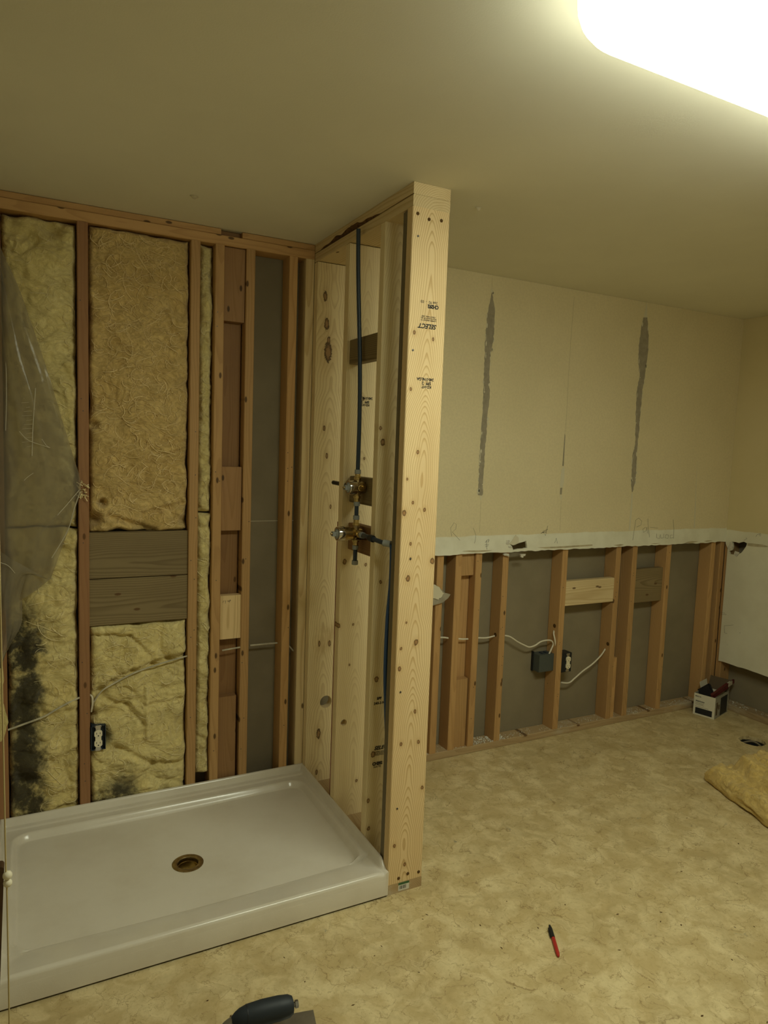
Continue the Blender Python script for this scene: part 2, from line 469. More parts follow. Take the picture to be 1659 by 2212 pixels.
def m_floor():
    m = NT('marbled_vinyl', 0.42, 0.35)
    co = m.obj()
    warp = m.n('ShaderNodeTexNoise', {'Vector': co, 'Scale': 9.0, 'Detail': 5.0, 'Roughness': 0.6})
    wv = m.vmath('MULTIPLY', m.vmath('SUBTRACT', warp.outputs['Color'], (0.5, 0.5, 0.5)), (0.16, 0.16, 0.0))
    cw = m.vmath('ADD', co, wv)
    cloud = m.noise(cw, 11.0, 6, 0.62)
    c = m.mix(m.map(cloud, 0.36, 0.66), (0.56, 0.43, 0.21), (0.73, 0.605, 0.345))
    c2 = m.noise(co, 2.2, 3)
    c = m.mix(m.map(c2, 0.45, 0.7, 0.0, 0.3), c, (0.50, 0.375, 0.17))
    ve = m.n('ShaderNodeTexVoronoi', {'Vector': cw, 'Scale': 12.0}, feature='DISTANCE_TO_EDGE').outputs['Distance']
    broad = m.math('MULTIPLY', m.math('SUBTRACT', 1.0, m.map(ve, 0.0, 0.30)), m.map(m.noise(co, 5.0, 4), 0.35, 0.65))
    c = m.mix(m.math('MULTIPLY', broad, 0.55), c, (0.43, 0.325, 0.15))
    # fine dark veins: cell meshes, broken up
    for sc, wd, st, lo in ((13.0, 0.020, 0.6, 0.43), (27.0, 0.032, 0.45, 0.46), (6.0, 0.010, 0.5, 0.46)):
        vo = m.n('ShaderNodeTexVoronoi', {'Vector': cw, 'Scale': sc}, feature='DISTANCE_TO_EDGE')
        brk = m.map(m.noise(m.scale(co, (1, 1, 1), (sc, 3, 0)), sc*0.7, 4, 0.6), lo, lo + 0.13)
        v = m.math('MULTIPLY', m.math('SUBTRACT', 1.0, m.map(vo.outputs['Distance'], 0.0, wd)), brk)
        c = m.mix(m.math('MULTIPLY', v, st), c, (0.22, 0.13, 0.045))
    gr = m.noise(co, 60, 5, 0.7)
    c = m.mix(m.map(gr, 0.50, 0.72, 0.0, 0.5), c, (0.40, 0.295, 0.13))
    # grey glue smudges and black specks
    vo = m.n('ShaderNodeTexVoronoi', {'Vector': cw, 'Scale': 7.0}, feature='F1')
    sel = m.math('GREATER_THAN', m.n('ShaderNodeSeparateColor', {0: vo.outputs['Color']}).outputs[0], 0.62)
    sm = m.math('MULTIPLY', m.math('MULTIPLY', m.math('SUBTRACT', 1.0, m.map(vo.outputs['Distance'], 0.02, 0.10)), sel), m.map(m.noise(co, 130, 3), 0.42, 0.6))
    c = m.mix(m.math('MULTIPLY', sm, 0.8), c, (0.20, 0.20, 0.17))
    m.color(c)
    m.b.inputs['Roughness'].default_value = 0.45
    m.bump(m.noise(co, 70, 4), 0.08, 0.001)
    return m.mat
M_['floor'] = m_floor()

def m_pan():
    m = NT('white_acrylic', 0.22, 0.5)
    co = m.obj()
    sx = m.n('ShaderNodeSeparateXYZ', {0: co}).outputs
    dust = m.noise(co, 5.0, 6, 0.6)
    c = m.mix(m.map(dust, 0.35, 0.75, 0.0, 1.0), (0.72, 0.665, 0.57), (0.66, 0.60, 0.50))
    m.color(c)
    # textured non-slip floor inside the tray: finer gloss and a pebble relief
    inside = m.math('SUBTRACT', 1.0, m.map(sx[2], 0.064, 0.070))
    rgh = m.math('ADD', 0.2, m.math('MULTIPLY', inside, 0.28))
    m.t.links.new(rgh, m.b.inputs['Roughness'])
    h = m.math('MULTIPLY', m.noise(co, 260, 3), inside)
    m.bump(h, 0.2, 0.001)
    return m.mat
M_['pan'] = m_pan()

def m_insul(name, a, b, c3, black=None, seed=0.0, fuzz=1.0):
    m = NT(name, 0.95, 0.05)
    co = m.scale(m.obj(), (1, 1, 1), (seed, seed*1.7, seed*0.6))
    w = m.n('ShaderNodeTexNoise', {'Vector': co, 'Scale': 7.0, 'Detail': 3.0})
    cw = m.vmath('ADD', co, m.vmath('MULTIPLY', m.vmath('SUBTRACT', w.outputs['Color'], (0.5, 0.5, 0.5)), (0.25, 0.25, 0.25)))
    big = m.noise(co, 5.5, 5, 0.6)
    fibre = m.noise(m.scale(cw, (26, 26, 60)), 1.0, 6, 0.7, 1.6)
    fine = m.noise(m.scale(cw, (150, 90, 150)), 1.0, 3, 0.6, 2.0)
    col = m.mix(m.map(big, 0.3, 0.7), a, b)
    col = m.mix(m.map(fibre, 0.35, 0.68, 0.0, 0.75), col, c3)
    col = m.mix(m.map(fine, 0.5, 0.75, 0.0, 0.25), col, [min(1, x*1.5) for x in c3])
    if black is not None:
        # soot-like dirt filtered by the batt, along one side: black = (x centre, width, z lo, z hi)
        sx = m.n('ShaderNodeSeparateXYZ', {0: m.obj()}).outputs
        xx = m.math('ADD', sx[0], m.math('MULTIPLY', m.math('SUBTRACT', m.noise(m.obj(), 9.0, 6, 0.7), 0.5), 0.20))
        dx = m.math('ABSOLUTE', m.math('SUBTRACT', xx, black[0]))
        band = m.math('SUBTRACT', 1.0, m.map(dx, black[1]*0.35, black[1]))
        zz = m.math('ADD', sx[2], m.math('MULTIPLY', m.math('SUBTRACT', m.noise(m.obj(), 6.0, 5, 0.7), 0.5), 0.3))
        band = m.math('MULTIPLY', band, m.math('MULTIPLY', m.map(zz, black[2]-0.06, black[2]+0.06), m.math('SUBTRACT', 1.0, m.map(zz, black[3]-0.08, black[3]+0.08))))
        patch = m.map(m.noise(m.obj(), 11.0, 6, 0.7), 0.30, 0.52)
        col = m.mix(m.math('MULTIPLY', m.math('MULTIPLY', band, patch), 0.93), col, (0.030, 0.026, 0.018))
    m.color(col)
    h = m.math('ADD', m.math('MULTIPLY', fibre, 1.0), m.math('MULTIPLY', fine, 0.35))
    m.bump(h, 0.75 * fuzz, 0.010)
    m.b.inputs['Sheen Weight'].default_value = 0.15
    return m.mat
M_['ins_brown'] = m_insul('brown_yellow_fibreglass', (0.70, 0.495, 0.19), (0.80, 0.59, 0.25), (0.44, 0.285, 0.095), seed=1.3)
M_['ins_yellow'] = m_insul('yellow_fibreglass', (0.82, 0.68, 0.29), (0.90, 0.77, 0.38), (0.64, 0.50, 0.19), seed=4.1)
M_['ins_dirty'] = m_insul('sooty_fibreglass', (0.84, 0.685, 0.29), (0.91, 0.77, 0.37), (0.66, 0.51, 0.19), black=(-1.135, 0.095, 0.02, 0.90), seed=2.2)
M_['ins_low'] = m_insul('yellow_fibreglass_sooty_foot', (0.86, 0.71, 0.31), (0.92, 0.79, 0.39), (0.68, 0.53, 0.20), black=(-0.83, 0.14, 0.0, 0.19), seed=8.2)
M_['ins_floor'] = m_insul('loose_fibreglass', (0.72, 0.51, 0.16), (0.80, 0.60, 0.23), (0.54, 0.36, 0.10), seed=6.0)
M_['strand'] = plain('glass_strand', (0.84, 0.72, 0.42), 0.8, 0.2)
M_['strand_b'] = plain('brown_glass_strand', (0.86, 0.68, 0.36), 0.8, 0.2)

def m_poly():
    m = bpy.data.materials.new('clear_polyethylene')
    m.use_nodes = True
    t = m.node_tree; t.nodes.clear()
    out = t.nodes.new('ShaderNodeOutputMaterial')
    tr = t.nodes.new('ShaderNodeBsdfTransparent'); tr.inputs[0].default_value = (0.90, 0.88, 0.82, 1)
    df = t.nodes.new('ShaderNodeBsdfTranslucent'); df.inputs[0].default_value = (0.50, 0.45, 0.34, 1)
    d2 = t.nodes.new('ShaderNodeBsdfDiffuse'); d2.inputs[0].default_value = (0.46, 0.41, 0.31, 1)
    gl = t.nodes.new('ShaderNodeBsdfGlossy'); gl.inputs['Roughness'].default_value = 0.16
    gl.inputs[0].default_value = (0.95, 0.95, 0.92, 1)
    fr = t.nodes.new('ShaderNodeFresnel'); fr.inputs[0].default_value = 1.22
    tc = t.nodes.new('ShaderNodeTexCoord')
    nz = t.nodes.new('ShaderNodeTexNoise'); nz.inputs['Scale'].default_value = 22; nz.inputs['Detail'].default_value = 4
    t.links.new(tc.outputs['Object'], nz.inputs['Vector'])
    bp_ = t.nodes.new('ShaderNodeBump'); bp_.inputs['Strength'].default_value = 0.35; bp_.inputs['Distance'].default_value = 0.004
    t.links.new(nz.outputs[0], bp_.inputs['Height'])
    for nd in (gl, fr): t.links.new(bp_.outputs[0], nd.inputs['Normal'])
    m1 = t.nodes.new('ShaderNodeMixShader'); m1.inputs[0].default_value = 0.5
    t.links.new(df.outputs[0], m1.inputs[1]); t.links.new(d2.outputs[0], m1.inputs[2])
    m2 = t.nodes.new('ShaderNodeMixShader'); m2.inputs[0].default_value = 0.50
    t.links.new(tr.outputs[0], m2.inputs[1]); t.links.new(m1.outputs[0], m2.inputs[2])
    m3 = t.nodes.new('ShaderNodeMixShader')
    t.links.new(fr.outputs[0], m3.inputs[0]); t.links.new(m2.outputs[0], m3.inputs[1]); t.links.new(gl.outputs[0], m3.inputs[2])
    t.links.new(m3.outputs[0], out.inputs[0])
    return m
M_['poly'] = m_poly()
def m_ridge():
    m = NT('folded_polyethylene', 0.10, 0.8)
    m.color((0.60, 0.55, 0.43))
    m.b.inputs['Alpha'].default_value = 0.75
    return m.mat
M_['poly_ridge'] = m_ridge()

def m_lamp(name, strength):
    m = NT(name, 0.4, 0.3)
    m.color((0.9, 0.88, 0.8))
    m.b.inputs['Emission Color'].default_value = (*LAMP_COLOR, 1)
    m.b.inputs['Emission Strength'].default_value = strength
    return m.mat
M_['lamp'] = m_lamp('lit_diffuser', LAMP_STRENGTH)
M_['lamp_rim'] = m_lamp('lit_diffuser_rim', LAMP_RIM)
M_['lamp_top'] = m_lamp('lit_diffuser_top_edge', LAMP_RIM*0.15)

# ================================================================== THE SETTING
# ---- floor: sheet vinyl with the round hole of a removed toilet drain
def build_floor():
    cx, cy, rr = 2.518, -0.496, 0.068
    outer = [(-2.6, YF), (XR + 0.10, YF), (XR + 0.10, 0.10), (-2.6, 0.10)]
    n = 40
    rng = random.Random(3)
    hole = [(cx + rr*(1 + 0.06*rng.uniform(-1, 1))*math.cos(2*math.pi*k/n), cy + rr*(1 + 0.06*rng.uniform(-1, 1))*math.sin(2*math.pi*k/n)) for k in range(n)]
    vs, fs = prism_poly([outer, hole], lambda a, b: (a, b, 0.0), (0, 0, -0.02))
    o = link('floor', mesh('floor', vs, fs), M_['floor'])
    tag(o, 'cream marbled sheet vinyl floor with brown veins', 'floor', kind='structure')
    pb = MB()
    pb.lathe((cx, cy, -0.021), (0, 0, -1), [(0, 0.085), (0.0, 0.061), (0.16, 0.058), (0.16, 0.0)], 28, caps=False)
    q = pb.build('drain_pipe', M_['black_plastic'], o, smooth=True)
    q['label'] = 'black round drain opening cut through the vinyl'
    rb = MB()
    rb.tube([(cx + 0.060*math.cos(a), cy + 0.060*math.sin(a), -0.03 + 0.006*math.sin(3*a)) for a in [2*math.pi*k/30 for k in range(31)]], 0.006, 6, caps=False)
    rb.build('pipe_rim', M_['grey_board'], o, smooth=True)
    return o
floor = build_floor()

# ---- ceiling
ceil = MB().box(-2.6, XR + 0.10, YF, 0.10, H, H + 0.04).build('ceiling', M_['ceiling'])
tag(ceil, 'flat beige painted ceiling', 'ceiling', kind='structure')
def flap(name, c, a, l, w):
    mb = MB()
    vs = []
    for i in range(9):
        t = i/8; ww = w*math.sin(math.pi*t)**0.7 + 0.0005
        dx = l*(t - 0.5); dz = -0.010*math.sin(math.pi*t)
        ca, sa = math.cos(a + 1.2*(t-0.5)), math.sin(a + 1.2*(t-0.5))
        p0 = Vector((c[0] + dx*ca, c[1] + dx*sa, H - 0.0005))
        vs += [p0, p0 + Vector((-sa*ww, ca*ww, dz))]
    mb.add(vs, [(2*i, 2*i+2, 2*i+3, 2*i+1) for i in range(8)])
    mb.add([v + Vector((0, 0, -0.0008)) for v in vs], [(2*i, 2*i+1, 2*i+3, 2*i+2) for i in range(8)])
    q = mb.build(name, M_['scuff'], ceil)
    q['label'] = 'small loose flap of torn ceiling paper'
flap('paper_flap', (-0.579, -0.323, 2.436), 0.2, 0.040, 0.010)
flap('paper_flap', (0.315, -0.772, 2.436), 0.1, 0.035, 0.006)

# ---- back wall: grey sheathing behind, studs, plates, blocking, drywall on the right half
wall_back = empty('wall_back', (0.8, 0.05, 0), 'long framed back wall behind shower and stub partition', 'wall', kind='structure')
JZ = 1.234
bb = MB().box(XL - 0.1, XR + 0.095, 0.090, 0.102, 0.0, JZ - 0.0012).build('backing_board', M_['backing'], wall_back)
MB().box(XL - 0.1, XR + 0.095, 0.090, 0.102, JZ + 0.0012, H).build('backing_board', M_['backing'], wall_back)
MB().box(XL - 0.1, XR + 0.095, 0.0905, 0.102, JZ - 0.0012, JZ + 0.0012).build('board_joint', M_['white_fleck'], wall_back)

def st(x0, z0=0.038, z1=2.372, m='stud', w=0.038, y0=0.0, y1=0.089, label=None, name='stud'):
    return lumber(name, x0, x0 + w, y0, y1, z0, z1, M_[m], wall_back, 2, label)
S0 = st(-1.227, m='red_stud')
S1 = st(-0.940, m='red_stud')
S2 = st(-0.524, w=0.037)
S3 = st(-0.427, w=0.037)
S4 = st(-0.299, w=0.037)
S5 = st(-0.113, w=0.037)
SN = lumber('stud', -0.038, 0.0, 0.0, 0.089, 0.038, 2.372, M_['pine'], wall_back, 2, 'pale new pine stud in the shower corner')
st(0.285, z1=2.40)
R1 = st(0.686); R2 = st(0.795); R3 = st(0.917); R4 = st(1.087); R5 = st(1.490); R6 = st(1.890); R7 = st(2.020); R8 = st(2.303); R9 = st(2.700); R10 = st(2.785)
lumber('stud_repair', 1.929, 1.958, 0.006, 0.089, 0.038, 0.40, M_['stud'], wall_back, 2, 'short repair stud notched at its top')
# flat stud and blocks of the partition channels; left one toned darker for shade
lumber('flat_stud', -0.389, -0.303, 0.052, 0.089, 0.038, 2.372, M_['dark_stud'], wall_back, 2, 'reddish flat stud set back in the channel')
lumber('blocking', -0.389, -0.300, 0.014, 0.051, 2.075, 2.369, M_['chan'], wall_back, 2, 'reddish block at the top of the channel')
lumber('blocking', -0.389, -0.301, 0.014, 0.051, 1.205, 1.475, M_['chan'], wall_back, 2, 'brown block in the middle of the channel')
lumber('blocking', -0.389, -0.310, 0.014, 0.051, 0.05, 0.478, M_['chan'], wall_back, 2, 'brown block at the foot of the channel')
PB = lumber('blocking', -0.3895, -0.2995, 0.000, 0.037, 0.738, 0.927, M_['pine_blk'], wall_back, 2, 'pale pine block with pen marks')
lumber('flat_stud', 0.835, 0.915, 0.052, 0.089, 0.038, 1.30, M_['stud'], wall_back, 2)
lumber('blocking', 0.834, 0.915, 0.014, 0.051, 0.945, 1.30, M_['stud'], wall_back, 2)
lumber('blocking', 0.834, 0.912, 0.014, 0.051, 0.038, 0.402, M_['stud'], wall_back, 2)
lumber('blocking', 1.529, 1.8895, 0.004, 0.042, 0.738, 0.878, M_['pine'], wall_back, 0, 'pale new pine block between studs')
lumber('blocking', 2.0585, 2.3025, 0.020, 0.058, 0.712, 0.915, M_['weathered'], wall_back, 0, 'dark weathered block between studs')
rgn = random.Random(9)
for so, x_, n_ in ((S1, -0.940, 9), (S2, -0.524, 9), (S3, -0.427, 6), (S4, -0.299, 5), (S5, -0.113, 6), (R3, 0.917, 4), (R4, 1.087, 6), (R5, 1.490, 5), (R6, 1.890, 5), (R7, 2.020, 4), (R8, 2.303, 4)):
    for k in range(n_):
        zz = rgn.uniform(0.2, 2.3) if x_ < 0 else rgn.uniform(0.15, 1.02)
        MB().lathe((x_ + rgn.uniform(0.008, 0.030), 0.0, zz), (0, -1, 0), [(-0.001, 0.0022), (0.0005, 0.0022)], 8).build('nail', M_['nail'], so)
# two weathered boards let in between the insulation batts
def tilted(name, x0, x1, z0l, z1l, z0r, z1r, y0, y1, label):
    ang = math.atan2((z1r - z1l), (x1 - x0))
    o = lumber(name, x0, x1, y0, y1, (z0l+z0r)/2, (z1l+z1r)/2, M_['weathered'], wall_back, 0, label)
    return o
tilted('weathered_board', -0.9015, -0.5245, 1.026, 1.209, 1.026, 1.209, 0.012, 0.050, 'upper grey weathered board in the shower wall')
tilted('weathered_board', -0.9015, -0.5245, 0.838, 1.0235, 0.838, 1.0235, 0.010, 0.048, 'lower grey weathered board in the shower wall')
# plates
lumber('bottom_plate', XL - 0.06, -0.001, 0.0, 0.089, 0.0, 0.038, M_['plate_dusty'], wall_back, 0)
lumber('bottom_plate', 0.0, XR, 0.0, 0.089, 0.0, 0.038, M_['plate_dusty'], wall_back, 0)
lumber('top_plate', XL - 0.06, -0.001, 0.0, 0.089, 2.372, 2.410, M_['stud'], wall_back, 0)
lumber('top_plate', XL - 0.06, -0.405, 0.004, 0.089, 2.4105, 2.435, M_['stud'], wall_back, 0)
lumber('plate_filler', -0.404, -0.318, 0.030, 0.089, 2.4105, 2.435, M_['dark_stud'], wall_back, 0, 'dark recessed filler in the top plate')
lumber('top_plate', -0.317, -0.001, 0.002, 0.089, 2.4105, 2.435, M_['stud'], wall_back, 0)
lumber('top_plate', 0.0, XR, 0.0, 0.089, 2.398, 2.435, M_['stud'], wall_back, 0)

# drywall that still hangs on the right half, cut off about 1.06 m above the floor
DY = -0.0127
def jag(pts, amp, rng, n=6):
    out = []
    for i in range(len(pts)):
        a = Vector(pts[i]).to_2d(); b = Vector(pts[(i+1) % len(pts)]).to_2d()
        out.append((a.x, a.y))
        nn = n
        for k in range(1, nn):
            q = a.lerp(b, k/nn); q += Vector((rng.uniform(-amp, amp), rng.uniform(-amp, amp)))
            out.append((q.x, q.y))
    return out
def build_drywall_back():
    rng = random.Random(11)
    x0, x1 = 0.146, XR - 0.001
    bot = []
    n = 120
    for k in range(n + 1):
        x = x0 + (x1 - x0)*k/n
        z = 1.060 + 0.004*noise.noise((x*6, 0, 0)) + (0.0025*rng.uniform(-1, 1) if 0 < k < n else 0)
        bot.append((x, z))
    outer = bot + [(x1, H - 0.0005), (x0, H - 0.0005)]
    hl = [(q[0], q[2]) for q in [(1.118, -0.013, 1.102), (1.136, -0.013, 1.094), (1.176, -0.013, 1.106), (1.222, -0.013, 1.116), (1.229, -0.013, 1.077), (1.195, -0.013, 1.075), (1.178, -0.013, 1.075), (1.137, -0.013, 1.069), (1.13, -0.013, 1.089)]]
    hole = jag(hl, 0.0015, rng, 3)
    vs, fs = prism_poly([outer, hole], lambda a, b: (a, DY, b), (0, 0.0122, 0))
    o = link('drywall_sheet', mesh('drywall_sheet', vs, fs), M_['drywall'], wall_back)
    o['label'] = 'tan paper-faced drywall with white strip along its cut bottom edge'
    return o
DW = build_drywall_back()

def decal(name, pts, y, material, parent, th=0.0006, label=None):
    """thin torn layer lying on the drywall; pts in world"""
    loop = [(q[0], q[2]) for q in pts]
    vs, fs = prism_poly([loop], lambda a, b: (a, y, b), (0, th, 0))
    o = link(name, mesh(name, vs, fs), material, parent)
    if label: o['label'] = label
    return o
rng = random.Random(5)
def rough_edge(pts, amp):
    out = []
    for i in range(len(pts)-1):
        a = Vector(pts[i]); b = Vector(pts[i+1])
        out.append(a)
        k = max(2, int((b-a).length/0.012))
        for j in range(1, k):
            q = a.lerp(b, j/k); q.x += rng.uniform(-amp, amp); out.append(q)
    out.append(Vector(pts[-1]))
    return out
TS1L = [(0.923, -0.013, 2.355), (0.91, -0.013, 2.289), (0.901, -0.013, 2.23), (0.898, -0.013, 2.085), (0.901, -0.013, 1.968), (0.901, -0.013, 1.88), (0.902, -0.013, 1.752), (0.901, -0.013, 1.663), (0.897, -0.013, 1.573), (0.898, -0.013, 1.473), (0.899, -0.013, 1.357)]
TS1R = [(0.924, -0.013, 2.355), (0.938, -0.013, 2.307), (0.948, -0.013, 2.255), (0.947, -0.013, 2.119), (0.933, -0.013, 2.059), (0.934, -0.013, 1.932), (0.942, -0.013, 1.843), (0.934, -0.013, 1.774), (0.932, -0.013, 1.654), (0.928, -0.013, 1.574), (0.926, -0.013, 1.453), (0.927, -0.013, 1.354)]
TS2L = [(1.959, -0.013, 2.351), (1.946, -0.013, 2.272), (1.938, -0.013, 2.195), (1.945, -0.013, 2.096), (1.962, -0.013, 2.03), (1.947, -0.013, 1.94), (1.95, -0.013, 1.828), (1.957, -0.013, 1.727), (1.963, -0.013, 1.648), (1.949, -0.013, 1.591), (1.95, -0.013, 1.5), (1.952, -0.013, 1.431), (1.962, -0.013, 1.374)]
TS2R = [(1.99, -0.013, 2.354), (2.011, -0.013, 2.257), (2.015, -0.013, 2.18), (2.009, -0.013, 2.112), (2.002, -0.013, 2.022), (1.992, -0.013, 1.965), (1.987, -0.013, 1.853), (1.986, -0.013, 1.751), (1.983, -0.013, 1.649), (1.98, -0.013, 1.603), (1.985, -0.013, 1.512), (1.984, -0.013, 1.443), (1.968, -0.013, 1.374)]
s1 = decal('torn_strip', rough_edge(TS1L, 0.0025) + list(reversed(rough_edge(TS1R, 0.0025))), DY - 0.0007, M_['torn'], DW, label='long grey strip of torn drywall paper, the left one')
s2 = decal('torn_strip', rough_edge(TS2L, 0.003) + list(reversed(rough_edge(TS2R, 0.003))), DY - 0.0007, M_['torn'], DW, label='long grey strip of torn drywall paper, the right one')
# pale paper: tips and patches
decal('paper_tip', [(1.977, -0.014, 2.438), (1.962, -0.014, 2.351), (1.99, -0.014, 2.354)], DY - 0.0009, M_['white_fleck'], DW)
decal('paper_tip', [(0.92, -0.014, 2.376), (0.917, -0.014, 2.352), (0.93, -0.014, 2.351)], DY - 0.0009, M_['white_fleck'], DW)
decal('paper_tip', [(1.445, -0.014, 1.513), (1.432, -0.014, 1.492), (1.427, -0.014, 1.416), (1.432, -0.014, 1.398), (1.449, -0.014, 1.398), (1.455, -0.014, 1.438), (1.453, -0.014, 1.497)], DY - 0.0009, M_['white_fleck'], DW)
decal('paper_tip', [(1.431, -0.014, 1.395), (1.431, -0.014, 1.36), (1.444, -0.014, 1.36), (1.445, -0.014, 1.397)], DY - 0.0009, M_['torn'], DW)
decal('paper_tip', [(1.431, -0.014, 1.356), (1.442, -0.014, 1.325), (1.447, -0.014, 1.356)], DY - 0.0009, M_['white_fleck'], DW)
decal('paper_tip', [(0.91, -0.014, 1.352), (0.917, -0.014, 1.327), (0.922, -0.014, 1.352)], DY - 0.0009, M_['white_fleck'], DW)
decal('paper_tip', [(1.962, -0.014, 1.368), (1.96, -0.014, 1.259), (1.96, -0.013, 1.155), (1.97, -0.014, 1.154), (1.974, -0.014, 1.282), (1.97, -0.014, 1.368)], DY - 0.0009, M_['white_fleck'], DW)
decal('paper_tip', [(2.488, -0.014, 1.563), (2.496, -0.014, 1.375), (2.504, -0.014, 1.154), (2.515, -0.014, 1.154), (2.501, -0.014, 1.375)], DY - 0.0009, M_['white_fleck'], DW)
decal('paper_tip', [(1.439, -0.014, 1.686), (1.438, -0.014, 1.599), (1.436, -0.014, 1.513), (1.446, -0.014, 1.513), (1.445, -0.014, 1.599), (1.445, -0.014, 1.674)], DY - 0.0009, M_['torn'], DW)
def flecks(parent, edge, n, seed, y):
    """pale torn fibres left along the strips: far too many to count, one piece"""
    rg = random.Random(seed); mb = MB()
    for i in range(n):
        k = rg.randrange(len(edge)-1); a = Vector(edge[k]).lerp(Vector(edge[k+1]), rg.random())
        w = rg.uniform(0.0015, 0.006); h = rg.uniform(0.004, 0.022)
        cx = a.x + rg.uniform(-0.004, 0.008); cz = a.z
        m = 6
        lp = [(cx + w*math.cos(6.283*j/m)*rg.uniform(.6, 1), y, cz + h*math.sin(6.283*j/m)*rg.uniform(.6, 1)) for j in range(m)]
        mb.add(lp, [tuple(range(m))])
    o = mb.build('paper_flecks', M_['white_fleck'], parent)
    tag(o, kind='stuff')
flecks(s1, TS1L, 26, 1, DY - 0.0016); flecks(s1, TS1R, 18, 2, DY - 0.0016)
flecks(s2, TS2L, 18, 3, DY - 0.0016); flecks(s2, TS2R, 20, 4, DY - 0.0016)
# tan scuffs along the cut edge
for seg in ([(0.817, -0.014, 1.075), (0.856, -0.014, 1.078), (1.007, -0.014, 1.074), (0.978, -0.014, 1.069), (0.899, -0.014, 1.067)], [(1.297, -0.014, 1.078), (1.434, -0.014, 1.078), (1.687, -0.014, 1.081), (1.687, -0.014, 1.073), (1.476, -0.014, 1.068), (1.353, -0.014, 1.07)],
            [(1.848, -0.014, 1.071), (1.901, -0.014, 1.076), (1.932, -0.014, 1.07), (1.891, -0.014, 1.063)], [(2.438, -0.014, 1.068), (2.493, -0.013, 1.075), (2.556, -0.014, 1.071), (2.482, -0.014, 1.06)], [(2.604, -0.014, 1.071), (2.644, -0.014, 1.075), (2.688, -0.014, 1.072), (2.639, -0.014, 1.065)],
            [(2.142, -0.014, 1.071), (2.234, -0.014, 1.071), (2.182, -0.014, 1.066)]):
    decal('tan_scuff', seg, DY - 0.0005, M_['scuff'], DW, th=0.0003)
stroke('paper_seam', [[(1.449, -0.013, 2.396), (1.446, -0.013, 2.282), (1.443, -0.013, 2.157)], [(1.443, -0.013, 2.157), (1.443, -0.013, 1.927), (1.445, -0.013, 1.695)], [(0.923, -0.013, 2.427), (0.923, -0.013, 2.377)], [(0.918, -0.013, 1.327), (0.921, -0.013, 1.169)], [(1.443, -0.013, 1.325), (1.446, -0.013, 1.167)]], 0.0006, M_['scuff'], DW)
# broken flap and crumbs at the hole
vsf, fsf = prism_poly([[(q[0], q[2]) for q in [(1.112, -0.02, 1.103), (1.148, -0.02, 1.149), (1.166, -0.02, 1.134), (1.169, -0.02, 1.11), (1.13, -0.02, 1.096)]]], lambda a, b: (a, DY - 0.005 + 0.0*a, b), (0, 0.004, 0))
q = link('broken_flap', mesh('broken_flap', vsf, fsf), M_['white_fleck'], DW); q['label'] = 'broken flap of drywall beside the hole'
for seg in ([(1.076, -0.016, 1.05), (1.092, -0.016, 1.054), (1.111, -0.016, 1.051), (1.112, -0.016, 1.036), (1.099, -0.016, 1.041), (1.079, -0.016, 1.044)], [(1.183, -0.016, 1.046), (1.221, -0.016, 1.046), (1.216, -0.016, 1.035), (1.207, -0.016, 1.036), (1.205, -0.016, 1.027), (1.191, -0.016, 1.029), (1.189, -0.016, 1.038)], [(1.09, -0.016, 1.122), (1.111, -0.016, 1.123), (1.115, -0.016, 1.109), (1.104, -0.016, 1.1), (1.089, -0.016, 1.103)], [(1.103, -0.016, 1.093), (1.128, -0.016, 1.09), (1.131, -0.016, 1.082), (1.108, -0.016, 1.084)]):
    vsf, fsf = prism_poly([[(q[0], q[2]) for q in seg]], lambda a, b: (a, DY - 0.003, b), (0, 0.010, 0))
    link('gypsum_crumb', mesh('gypsum_crumb', vsf, fsf), M_['gypsum'], DW)
# pencil writing and scribbles on the drywall
def W(*lines): return list(lines)
PY = -0.0131
stroke('pencil_writing', [
  [(1.996, -0.013, 1.095), (2.009, -0.013, 1.212), (2.032, -0.013, 1.223), (2.058, -0.013, 1.205), (2.053, -0.013, 1.182), (2.021, -0.013, 1.171)],
  [(2.106, -0.013, 1.219), (2.115, -0.013, 1.163), (2.13, -0.013, 1.109)],
  [(2.094, -0.013, 1.169), (2.071, -0.013, 1.158), (2.078, -0.013, 1.138), (2.1, -0.013, 1.149), (2.103, -0.013, 1.169), (2.111, -0.013, 1.133)],
  [(2.127, -0.013, 1.168), (2.194, -0.013, 1.161)],
  [(2.188, -0.013, 1.128), (2.189, -0.013, 1.104), (2.214, -0.013, 1.098), (2.219, -0.013, 1.122), (2.226, -0.013, 1.1), (2.248, -0.013, 1.102), (2.249, -0.013, 1.126)],
  [(2.266, -0.013, 1.121), (2.26, -0.013, 1.102), (2.286, -0.013, 1.096), (2.289, -0.013, 1.117), (2.269, -0.013, 1.121)],
  [(2.318, -0.013, 1.21), (2.331, -0.013, 1.158), (2.334, -0.013, 1.095)],
  [(2.323, -0.013, 1.117), (2.304, -0.013, 1.115), (2.303, -0.013, 1.098), (2.33, -0.013, 1.1)]], 0.0009, M_['pencil'], DW, label='pencilled word on the drywall')
stroke('pencil_scribble', [[(0.754, -0.013, 1.153), (0.745, -0.013, 1.194), (0.764, -0.013, 1.22), (0.779, -0.013, 1.211), (0.776, -0.013, 1.188), (0.756, -0.013, 1.174), (0.804, -0.013, 1.131)], [(0.881, -0.013, 1.191), (0.898, -0.013, 1.155), (0.896, -0.013, 1.125), (0.891, -0.013, 1.113)]], 0.0007, M_['pencil'], DW)
